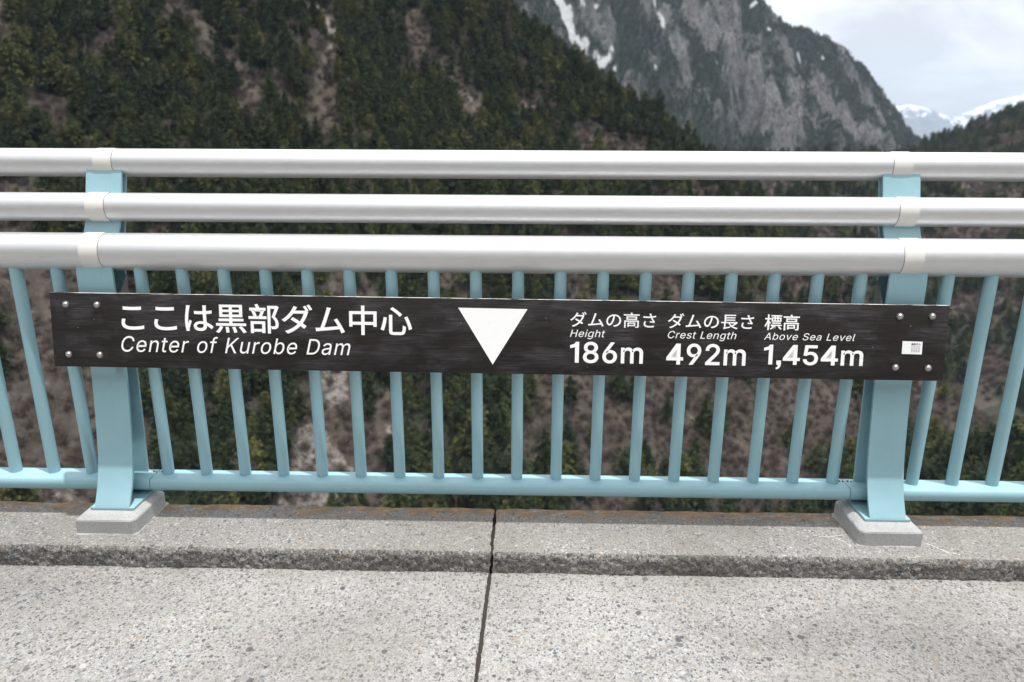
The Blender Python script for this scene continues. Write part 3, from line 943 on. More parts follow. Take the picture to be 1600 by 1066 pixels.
trees = []   # x, y, z, height, variant, rot, kind(0 conifer 1 bare), px, py
shr = []
for step, reg, seed in ((3.9, (-330, 260, 120, 520), 1), (6.2, (120, 900, 380, 1150), 2)):
    X, Y, r = scatter(step, *reg, seed)
    Z, a1, c1, d1, e1 = hill(X, Y)
    b1, k1, onA, onE = masks(X, Y, Z, a1, c1, d1, e1)
    near = onA | onE
    px, py, vis = in_view(X, Y, Z)
    vis &= near if seed == 1 else ~near
    H = r.uniform(7.0, 13.5, X.shape) * np.where(r.uniform(size=X.shape) < 0.12, 1.25, 1.0) * (1.0 if seed == 1 else 1.05)
    vi = np.nonzero(vis)[0]; vis[vi] &= unblocked(X[vi], Y[vi], (Z + H * 0.8)[vi])
    u = r.uniform(size=X.shape)
    con = vis & (u > b1 * (0.982 if seed == 1 else 0.95)) & (k1 < 0.5) & (Z > -168)
    bar = vis & ~con & (b1 > 0.3) & (k1 < 0.4) & (r.uniform(size=X.shape) < (0.10 if seed == 1 else 0.05)) & (Z > -168)
    mixd = con & (r.uniform(size=X.shape) < np.clip(0.05 + 0.30 * (fbm(X / 30, Y / 30, 3, 97) + 0.1), 0.02, 0.4))
    con &= ~mixd; bar |= mixd
    var = r.integers(0, 36, X.shape); rot = r.uniform(0, 6.28, X.shape)
    for m_, kd in ((con, 0), (bar, 1)):
        h_ = H[m_] * (1.0 if kd == 0 else 0.75)
        trees.append(np.stack([X[m_], Y[m_], Z[m_], h_, var[m_], rot[m_], np.full(m_.sum(), kd), px[m_], py[m_]], -1))
    # dry brush on the bare ground
    X, Y, r = scatter(step * 0.62, *reg, seed + 10)
    Z, a1, c1, d1, e1 = hill(X, Y)
    b1, k1, onA, onE = masks(X, Y, Z, a1, c1, d1, e1)
    px, py, vis = in_view(X, Y, Z, 40)
    vis &= ((onA | onE) if seed == 1 else ~(onA | onE)) & (b1 > 0.25) & (r.uniform(size=X.shape) > k1 * 1.25) & (Z > -168)
    vi = np.nonzero(vis)[0]; vis[vi] &= unblocked(X[vi], Y[vi], Z[vi] + 2)
    shr.append(np.stack([X[vis], Y[vis], Z[vis], r.uniform(1.3, 3.4, vis.sum()) * (1 if seed == 1 else 1.5), r.integers(0, 3, vis.sum()), r.uniform(0, 6.28, vis.sum())], -1))
trees = np.concatenate(trees); shr = np.concatenate(shr)

# which stand clear of the railing in the photograph (not hidden behind handrails, sign or kerb)
def clear_of_rail(px, py):
    band = (py < 238) | ((py > 277) & (py < 302)) | ((py > 347) & (py < 364)) | ((py > 425) & (py < 460)) | ((py > 590) & (py < 730)) | ((py > 768) & (py < 785))
    out_sign = ((px < 76) | (px > 1484)) & (py > 425) & (py < 730)
    return (band | out_sign) & (px > 4) & (px < 1596) & (py > 2)

D_ = np.sqrt(((trees[:, :3] - CAM) ** 2).sum(1))
hpx = trees[:, 3] / D_ * 1089.4
ctop = clear_of_rail(trees[:, 7], trees[:, 8] - hpx * 0.5) & clear_of_rail(trees[:, 7] + 6, trees[:, 8] - hpx * 0.62)
def gap_of(px, py):
    """which baluster gap (measured in the railing's plane) a line of sight passes through, and how central"""
    d = CF + ((px - 800) / 1089.4)[..., None] * CR + ((533 - py) / 1089.4)[..., None] * CU
    X = CAM[0] - CAM[1] / d[..., 1] * d[..., 0]
    g = X / (2.0 / 19) + 8.5
    return np.floor(g), np.abs(g - np.round(g))
mid_py = trees[:, 8] - hpx * 0.55
GAP, FRAC = gap_of(trees[:, 7], mid_py)
ctop &= (mid_py < 425) | (FRAC > 0.24)
score = hpx * ctop
con_i = np.nonzero(trees[:, 6] == 0)[0]; bar_i = np.nonzero(trees[:, 6] == 1)[0]
con_sel = con_i[np.argsort(-score[con_i])][:300]
con_sel = con_sel[score[con_sel] > 0]
bar_sel = bar_i[np.argsort(-score[bar_i])][:260]
bar_sel = bar_sel[score[bar_sel] > 0]

ORD = 'first second third fourth fifth sixth seventh eighth ninth tenth eleventh twelfth thirteenth fourteenth fifteenth sixteenth seventeenth eighteenth nineteenth twentieth'.split()
def where(py, px, kind, h, gap):
    """label and group: what the tree shows above, between or behind"""
    t = ('tall ' if h > 11.5 and kind == 0 else 'small ' if h < 8.5 else '') + ('green conifer' if kind == 0 else 'leafless brown tree')
    if kind: t = t.replace('tall ', 'large ')
    n = 'conifers' if kind == 0 else 'bare trees'
    over = 'the left railing post' if px < 215 else 'the title start' if px < 340 else 'the title middle' if px < 500 else 'the title end' if px < 690 \
        else 'the white triangle' if px < 850 else 'the height figure' if px < 1030 else 'the crest figure' if px < 1185 else 'the altitude figure' if px < 1360 else 'the right railing post'
    if py < 238:
        lvl = 'near picture top' if py < 75 else 'midway up slope' if py < 155 else 'close over top handrail'
        return f'{t} {lvl}, above {over}', n + ' above the top handrail'
    if py < 310: return f'{t} below the top handrail, above {over}', n + ' between the handrails'
    if py < 380: return f'{t} above thick handrail, over {over}', n + ' between the handrails'
    lvl = 'over sign' if py < 520 else 'under sign' if py < 635 else 'halfway down' if py < 690 else 'by bottom rail'
    g = int(gap)
    if g < -1: w = 'left of the left post'
    elif g > 17: w = 'right of the right post'
    elif g <= 8: w = f'{ORD[g + 1]} baluster gap from left post'
    else: w = f'{ORD[17 - g]} baluster gap from right post'
    return f'{t} {lvl}, {w}', n + ' behind the balusters'

PROTO = {}
TREES_BY_LABEL = {}
for sel, kind, nm, cat, lib in ((con_sel, 0, 'conifer_tree', 'conifer', CON), (bar_sel, 1, 'bare_tree', 'bare tree', BARE)):
    for i in sel:
        x, y, z, h, v, ro, kd, px, py = trees[i]
        v = int(v) % len(lib)
        e = empty(nm, (x, y, z)); e.rotation_euler = (0, 0, ro); e.scale = (h, h, h)
        lb, gp = where(mid_py[i], px, kind, h, GAP[i])
        tag(e, lb, cat, gp)
        t1 = link('trunk', lib[v][0], None, e); t2 = link('crown', lib[v][1], None, e)
        PROTO.setdefault((kind, v), (t1, t2))
        TREES_BY_LABEL.setdefault(lb, []).append((px, e))
for lb, l in TREES_BY_LABEL.items():
    if len(l) > 1:
        for k, (px, e) in enumerate(sorted(l, key=lambda q: q[0])):
            if k < len(ORD): e['label'] = (lb + f', {ORD[k]} from left').replace(' baluster gap', ' gap') if len(lb.split()) > 13 else lb + f', {ORD[k]} from left'

def scatter_obj(name, pts, protos, label, cat):
    """one object: points carrying scale / rotation / variant, instanced by geometry nodes"""
    me = bpy.data.meshes.new(name)
    me.vertices.add(len(pts)); me.vertices.foreach_set('co', pts[:, :3].astype(np.float32).ravel())
    fattr(me, 'size', pts[:, 3]); fattr(me, 'turn', pts[:, 5])
    a = me.attributes.new('variant', 'INT', 'POINT'); a.data.foreach_set('value', (pts[:, 4].astype(int) % len(protos)).astype(np.int32))
    o = link(name, me)
    tag(o, label, cat, kind='stuff')
    g = bpy.data.node_groups.new(name, 'GeometryNodeTree')
    g.interface.new_socket('Geometry', in_out='INPUT', socket_type='NodeSocketGeometry')
    g.interface.new_socket('Geometry', in_out='OUTPUT', socket_type='NodeSocketGeometry')
    gi = g.nodes.new('NodeGroupInput'); go = g.nodes.new('NodeGroupOutput')
    J = g.nodes.new('GeometryNodeJoinGeometry')
    def named(n, dt):
        q = g.nodes.new('GeometryNodeInputNamedAttribute'); q.data_type = dt; q.inputs['Name'].default_value = n
        return q.outputs['Attribute']
    size = named('size', 'FLOAT'); turn = named('turn', 'FLOAT'); var = named('variant', 'INT')
    cx = g.nodes.new('ShaderNodeCombineXYZ'); g.links.new(turn, cx.inputs[2])
    er = g.nodes.new('FunctionNodeEulerToRotation'); g.links.new(cx.outputs[0], er.inputs[0])
    for k, objs in enumerate(protos):
        cp = g.nodes.new('FunctionNodeCompare'); cp.data_type = 'INT'; cp.operation = 'EQUAL'
        ins = [s for s in cp.inputs if s.enabled and s.type == 'INT']
        g.links.new(var, ins[0]); ins[1].default_value = k
        jj = g.nodes.new('GeometryNodeJoinGeometry')
        for ob in reversed(objs):
            oi = g.nodes.new('GeometryNodeObjectInfo'); oi.transform_space = 'ORIGINAL'
            oi.inputs['Object'].default_value = ob
            g.links.new(oi.outputs['Geometry'], jj.inputs[0])
        ip = g.nodes.new('GeometryNodeInstanceOnPoints')
        g.links.new(gi.outputs[0], ip.inputs['Points']); g.links.new(cp.outputs[0], ip.inputs['Selection'])
        g.links.new(jj.outputs[0], ip.inputs['Instance']); g.links.new(er.outputs[0], ip.inputs['Rotation']); g.links.new(size, ip.inputs['Scale'])
        g.links.new(ip.outputs[0], J.inputs[0])
    g.links.new(J.outputs[0], go.inputs[0])
    md = o.modifiers.new('scatter', 'NODES'); md.node_group = g
    return o

rest = np.setdiff1d(con_i, con_sel)
scatter_obj('conifer_forest', trees[rest], [PROTO[k] for k in sorted(PROTO) if k[0] == 0], 'dense dark conifer forest covering the far slopes', 'forest')
restb = np.setdiff1d(bar_i, bar_sel)
if len(restb):
    scatter_obj('bare_wood', trees[restb], [PROTO[k] for k in sorted(PROTO) if k[0] == 1], 'leafless wood on the brown slopes', 'woodland')

# dry brush: a few sprays joined into one ground cover
SH = [make_shrub(300 + i) for i in range(3)]
base = []
for k, m_ in enumerate(SH):
    n = len(m_.vertices); v = np.zeros(n * 3, np.float32); m_.vertices.foreach_get('co', v); base.append(v.reshape(-1, 3))
def brush(name, pts, label):
    V = []
    for x, y, z, s, k, ro in pts:
        b = base[int(k)]; c, s_ = math.cos(ro), math.sin(ro)
        V.append(np.stack([(b[:, 0] * c - b[:, 1] * s_) * s + x, (b[:, 0] * s_ + b[:, 1] * c) * s + y, b[:, 2] * s + z - 0.1], -1))
    V = np.concatenate(V)
    me = mesh_np(name, V, np.arange(len(V)).reshape(-1, 3)); me.materials.append(SHRUB)
    o = link(name, me); tag(o, label, 'brush', kind='stuff')
lim = 9000
if len(shr) > lim:
    shr = shr[np.random.default_rng(5).permutation(len(shr))[:lim]]
brush('dry_brush', shr, 'dry brown brush covering the bare slopes')

# conifers on the far mountain
r = np.random.default_rng(77)
cand = r.permutation(GX.size)
gxf, gyf, gzf, grf = GX.ravel()[cand], GY.ravel()[cand], GZ.ravel()[cand], green_.ravel()[cand]
px, py, vis = in_view(gxf, gyf, gzf, 30)
ok = vis & (py < 250) & (gyf < RY + 12) & (r.uniform(size=len(cand)) < np.clip((grf - 0.45) * 2.4, 0.02, 1)) & (snow_.ravel()[cand] < 0.3)
k = np.nonzero(ok)[0][:15000]
mp_ = np.stack([gxf[k] + r.uniform(-2, 2, len(k)), gyf[k] + r.uniform(-2, 2, len(k)), gzf[k] - 0.6, r.uniform(6, 12.5, len(k)), r.integers(0, 9, len(k)), r.uniform(0, 6.28, len(k))], -1)
scatter_obj('mountain_forest', mp_, [PROTO[k] for k in sorted(PROTO) if k[0] == 0], 'distant conifers clinging to the rock mountain', 'forest')

# ------------------------------------------------------------------ the railing
rail = empty('railing', (0, 0, KZ))
tag(rail, 'pale blue steel railing with three silver handrails along the dam crest', 'railing')
def rpart(name, me, mat, parent=None, loc=None):
    o = link(name, me, mat, parent if parent is not None else rail)
    if parent is None:
        o.matrix_parent_inverse = Matrix.Translation((0, 0, -KZ))
    if loc is not None:
        o.location = loc
    return o

FRONT = [(0.800, 0.0865), (0.782, 0.0812), (0.740, 0.0690), (0.700, 0.0570), (0.662, 0.0452), (0.640, 0.0300), (0.600, -0.0120), (0.570, -0.0185), (0.540, -0.0200), (0.420, -0.0225), (0.296, -0.0262), (0.240, -0.0312), (0.200, -0.0362), (0.150, -0.0428), (0.110, -0.0486), (0.064, -0.0566), (0.030, -0.0655), (0.005, -0.0745), (-0.018, -0.0850), (-0.038, -0.0960), (-0.0495, -0.1015)]
BACK = [(0.800, 0.112), (0.740, 0.094), (0.680, 0.076), (0.620, 0.056), (0.560, 0.042), (0.500, 0.0375), (0.250, 0.026), (0.100, 0.017), (0.010, 0.010), (-0.0495, 0.008)]
def curve(tab, z):
    zs = [p[0] for p in tab][::-1]; ys = [p[1] for p in tab][::-1]
    return float(np.interp(z, zs, ys))
ZS = list(np.linspace(-0.0495, 0.798, 90))
def plate_strip(name, yf, th, hw):
    """flange: a strip following y = yf(z), thickness th towards +y, half width hw"""
    bm = bmesh.new()
    rows = []
    for z in ZS:
        y = yf(z)
        rows.append([bm.verts.new((sx_, yy, z)) for sx_, yy in ((-hw, y), (hw, y), (hw, y + th), (-hw, y + th))])
    for a, b in zip(rows[:-1], rows[1:]):
        for i in range(4):
            bm.faces.new((a[i], a[(i + 1) % 4], b[(i + 1) % 4], b[i]))
    bm.faces.new(rows[0]); bm.faces.new(rows[-1])
    es = [e for e in bm.edges if abs(e.verts[0].co.x - e.verts[1].co.x) < 1e-6 and abs(e.verts[0].co.z - e.verts[1].co.z) > 1e-6]
    bmesh.ops.bevel(bm, geom=es, offset=0.0014, segments=2, affect='EDGES')
    return from_bm(name, bm, 35)
def sm(tab):
    ys = np.array([curve(tab, z) for z in ZS])
    for _ in range(2):
        ys[1:-1] = 0.25 * ys[:-2] + 0.5 * ys[1:-1] + 0.25 * ys[2:]
    return lambda z: float(np.interp(z, ZS, ys))
ff, fb = sm(FRONT), sm(BACK)
me_ff = plate_strip('front_flange', ff, 0.007, 0.0455)
me_bf = plate_strip('back_flange', lambda z: fb(z) - 0.005, 0.006, 0.0455)
bm = bmesh.new()
rows = []
for z in ZS:
    a, b = ff(z) + 0.004, fb(z)
    if b < a + 0.004: b = a + 0.004
    rows.append([bm.verts.new(c) for c in ((-0.006, a, z), (0.006, a, z), (0.006, b, z), (-0.006, b, z))])
for a, b in zip(rows[:-1], rows[1:]):
    for i in range(4):
        bm.faces.new((a[i], a[(i + 1) % 4], b[(i + 1) % 4], b[i]))
bm.faces.new(rows[0]); bm.faces.new(rows[-1])
me_web = from_bm('web', bm, 35)
bm = bmesh.new(); bm_box(bm, (-0.0575, -0.103, -0.0580), (0.0575, 0.018, -0.0500), 0.0025, 2)
me_bp = from_bm('base_plate', bm, 35)
for X in (-3.0, -1.0, 1.0, 3.0):
    if abs(X) > 2: continue
    cx_ = X + (-0.004 if X < 0 else -0.006)
    p = rpart('post', me_ff, PAINT, None, (X, 0, 0))
    for nm, mm in (('web', me_web), ('back_flange', me_bf), ('base_plate', me_bp)):
        rpart(nm, mm, PAINT, p, None)
    # grey mounting bracket of the sign, a folded plate beside the post
    s = 1 if X < 0 else -1
    bm = bmesh.new()
    a = [(-0.058, 0.480), (-0.018, 0.480), (0.030, 0.541), (0.030, 0.360), (-0.064, 0.360)]
    v1 = [bm.verts.new((s * 0.0475, y, z)) for y, z in a]; v2 = [bm.verts.new((s * 0.0510, y, z)) for y, z in a]
    bm.faces.new(v1); bm.faces.new(v2[::-1])
    for i in range(len(a)):
        bm.faces.new((v1[i], v2[i], v2[(i + 1) % len(a)], v1[(i + 1) % len(a)]))
    rpart('sign_bracket', from_bm('sign_bracket', bm), BRACKET, p)

HR = [('handrail', 0.117, 0.8144, 0.0353), ('handrail', 0.0563, 0.7075, 0.0355), ('handrail', 0.0141, 0.6010, 0.0466)]
XE = 2.6
for nm, y, z, rad in HR:
    for x0, x1 in ((-XE, -1.0), (-1.0, 1.0), (1.0, XE)):
        rpart(nm, from_bm(nm, tube_x(rad, x0, x1, 64), 30), ALU, None, (0, y, z))
    for X in (-1.0, 1.0):
        s = 1 if X < 0 else -1
        c = rpart('sleeve', from_bm('sleeve', tube_x(rad + 0.0011, -0.0235, 0.0235, 64), 30), COLLAR, None, (X, y, z))
        rpart('sleeve_gap', from_bm('sleeve_gap', tube_x(rad + 0.0006, s * 0.0232, s * 0.0241, 64), 30), DARK, c)

bal = bmesh.new()
seg = 20
ring = lambda z: [bal.verts.new((0.015 * math.cos(2 * math.pi * i / seg), 0.015 * math.sin(2 * math.pi * i / seg), z)) for i in range(seg)]
r0, r1 = ring(-0.002), ring(0.585)
for i in range(seg):
    bal.faces.new((r0[i], r0[(i + 1) % seg], r1[(i + 1) % seg], r1[i]))
me_bal = from_bm('baluster', bal, 60)
S = 2.0 / 19
for i in range(-14, 32):
    X = (i - 8.5) * S
    if abs(abs(X) - 1.0) < 0.02 or abs(X) > XE - 0.05: continue
    rpart('baluster', me_bal, PAINT, None, (X, 0, 0))

PROF = [(0.019, 0.0), (-0.0325, 0.0), (-0.0370, -0.0018), (-0.0405, -0.0062), (-0.0425, -0.0125), (-0.0425, -0.0190), (-0.0405, -0.0260), (-0.0365, -0.0320), (-0.0310, -0.0365), (-0.0240, -0.0390), (0.014, -0.0390), (0.019, -0.034)]
def brail(x0, x1):
    bm = prism(PROF, x0, x1)
    return rpart('bottom_rail', from_bm('bottom_rail', bm, 30), PAINT)
brail(-0.9265, 0.9265)
brail(-XE, -1.012); brail(1.012, XE)
PROF2 = [(y * 0.985, z * 0.985 - 0.0003) for y, z in PROF]
for s in (-1, 1):
    b = rpart('rail_joint', from_bm('rail_joint', prism(PROF2, *sorted((s * 0.992, s * 0.9285))), 30), PAINT)
    for dx in (0.9375, 0.9150):
        bm = bmesh.new()
        bmesh.ops.create_cone(bm, cap_ends=True, segments=10, radius1=0.0030, radius2=0.0026, depth=0.002, matrix=Matrix.Translation((s * dx, 0.004, 0.0012)))
        rpart('screw', from_bm('screw', bm), DARK, b)
        bm = bmesh.new()
        bmesh.ops.create_cone(bm, cap_ends=True, segments=8, radius1=0.0020, radius2=0.0015, depth=0.002, matrix=Matrix.Translation((s * dx + 0.008, 0.001, 0.0012)))
        rpart('screw', from_bm('screw', bm), DARK, b)

# concrete plinths under the posts
def plinth(xc, label):
    e = None
    bm = bmesh.new()
    lo, hi, top, ch = -0.138, 0.024, -0.0582, 0.013
    hw = 0.0775
    o = [(-hw, lo), (hw - 0.010, lo), (hw, lo + 0.010), (hw, hi - 0.008), (hw - 0.008, hi), (-hw + 0.008, hi), (-hw, hi - 0.008)]
    if xc > 0: o = [(-x, y) for x, y in o][::-1]
    def inset(d):
        cx_, cy_ = 0, (lo + hi) / 2
        return [(x - math.copysign(d, x) if abs(x) > d else x, y - math.copysign(d, y - cy_)) for x, y in o]
    rings = [[bm.verts.new((x, y, KZ - 0.012)) for x, y in o], [bm.verts.new((x, y, top - ch * 0.8)) for x, y in o], [bm.verts.new((x, y, top)) for x, y in inset(ch)]]
    n = len(o)
    for a, b in zip(rings[:-1], rings[1:]):
        for i in range(n):
            bm.faces.new((a[i], a[(i + 1) % n], b[(i + 1) % n], b[i]))
    bm.faces.new(rings[-1]); bm.faces.new(rings[0][::-1])
    es = list(bm.edges)
    bmesh.ops.bevel(bm, geom=es, offset=0.0016, segments=2, affect='EDGES')
    bmesh.ops.subdivide_edges(bm, edges=list(bm.edges), cuts=3, use_grid_fill=True)
    for v in bm.verts:
        c = v.co
        d = mnoise.noise((c.x * 40 + xc * 9, c.y * 40, c.z * 40)) * 0.0011 + mnoise.noise((c.x * 140, c.y * 140, c.z * 140 + xc)) * 0.0005
        v.co += Vector((0, -1, 0.6)) * d
    o_ = link('concrete_plinth', from_bm('concrete_plinth', bm, 32), PLINTH)
    bm = bmesh.new()
    ring_ = []
    for i in range(72):
        th = 2 * math.pi * i / 72
        c_, s_ = math.cos(th), math.sin(th)
        k_ = 1 / max(abs(c_) / hw, abs(s_) / 0.081)
        g_ = 1.03 + 0.06 * mnoise.noise((c_ * 3 + xc * 5, s_ * 3, 1)) + 0.05 * mnoise.noise((c_ * 11, s_ * 11, xc))
        ring_.append((c_ * k_ * g_, s_ * k_ * g_ - 0.057))
    top_ = [bm.verts.new((x, y, KZ + 0.0012)) for x, y in ring_]; low_ = [bm.verts.new((x * 1.01, y * 1.01, KZ - 0.004)) for x, y in ring_]
    bm.faces.new(top_)
    for i in range(72): bm.faces.new((top_[i], low_[i], low_[(i + 1) % 72], top_[(i + 1) % 72]))
    link('mortar_smear', from_bm('mortar_smear', bm), PLINTH, o_)
    o_.location = (xc, 0, 0)
    tag(o_, label, 'plinth', 'concrete plinths under the railing posts')
plinth(-1.0018, 'chamfered grey concrete plinth under the left railing post')
plinth(0.9960, 'chamfered grey concrete plinth under the right railing post')

# ------------------------------------------------------------------ the sign
SU = Vector((0.99998, 0.0, -0.00597)); SV = Vector((0.00591, 0.14219, 0.98982)); SN = SU.cross(SV)
STL = Vector((-1.094, -0.06, 0.511))
SW, SH_ = 2.180, 0.1835
sign = empty('sign_board', (0, 0, 0))
sign.matrix_world = Matrix(((SU.x, SV.x, SN.x, STL.x), (SU.y, SV.y, SN.y, STL.y), (SU.z, SV.z, SN.z, STL.z), (0, 0, 0, 1)))
tag(sign, 'long dark wooden sign board with white lettering bolted across the railing', 'sign')
bm = bmesh.new(); bm_box(bm, (0, -SH_, -0.016), (SW, 0, 0), 0.0016, 2)
me = from_bm('board', bm, 35)
me.materials.append(WOOD); me.materials.append(WOODTOP)
for p_ in me.polygons:
    if p_.center.y > -0.0013 and p_.normal.y > 0.35: p_.material_index = 1
board = link('board', me, None, sign)

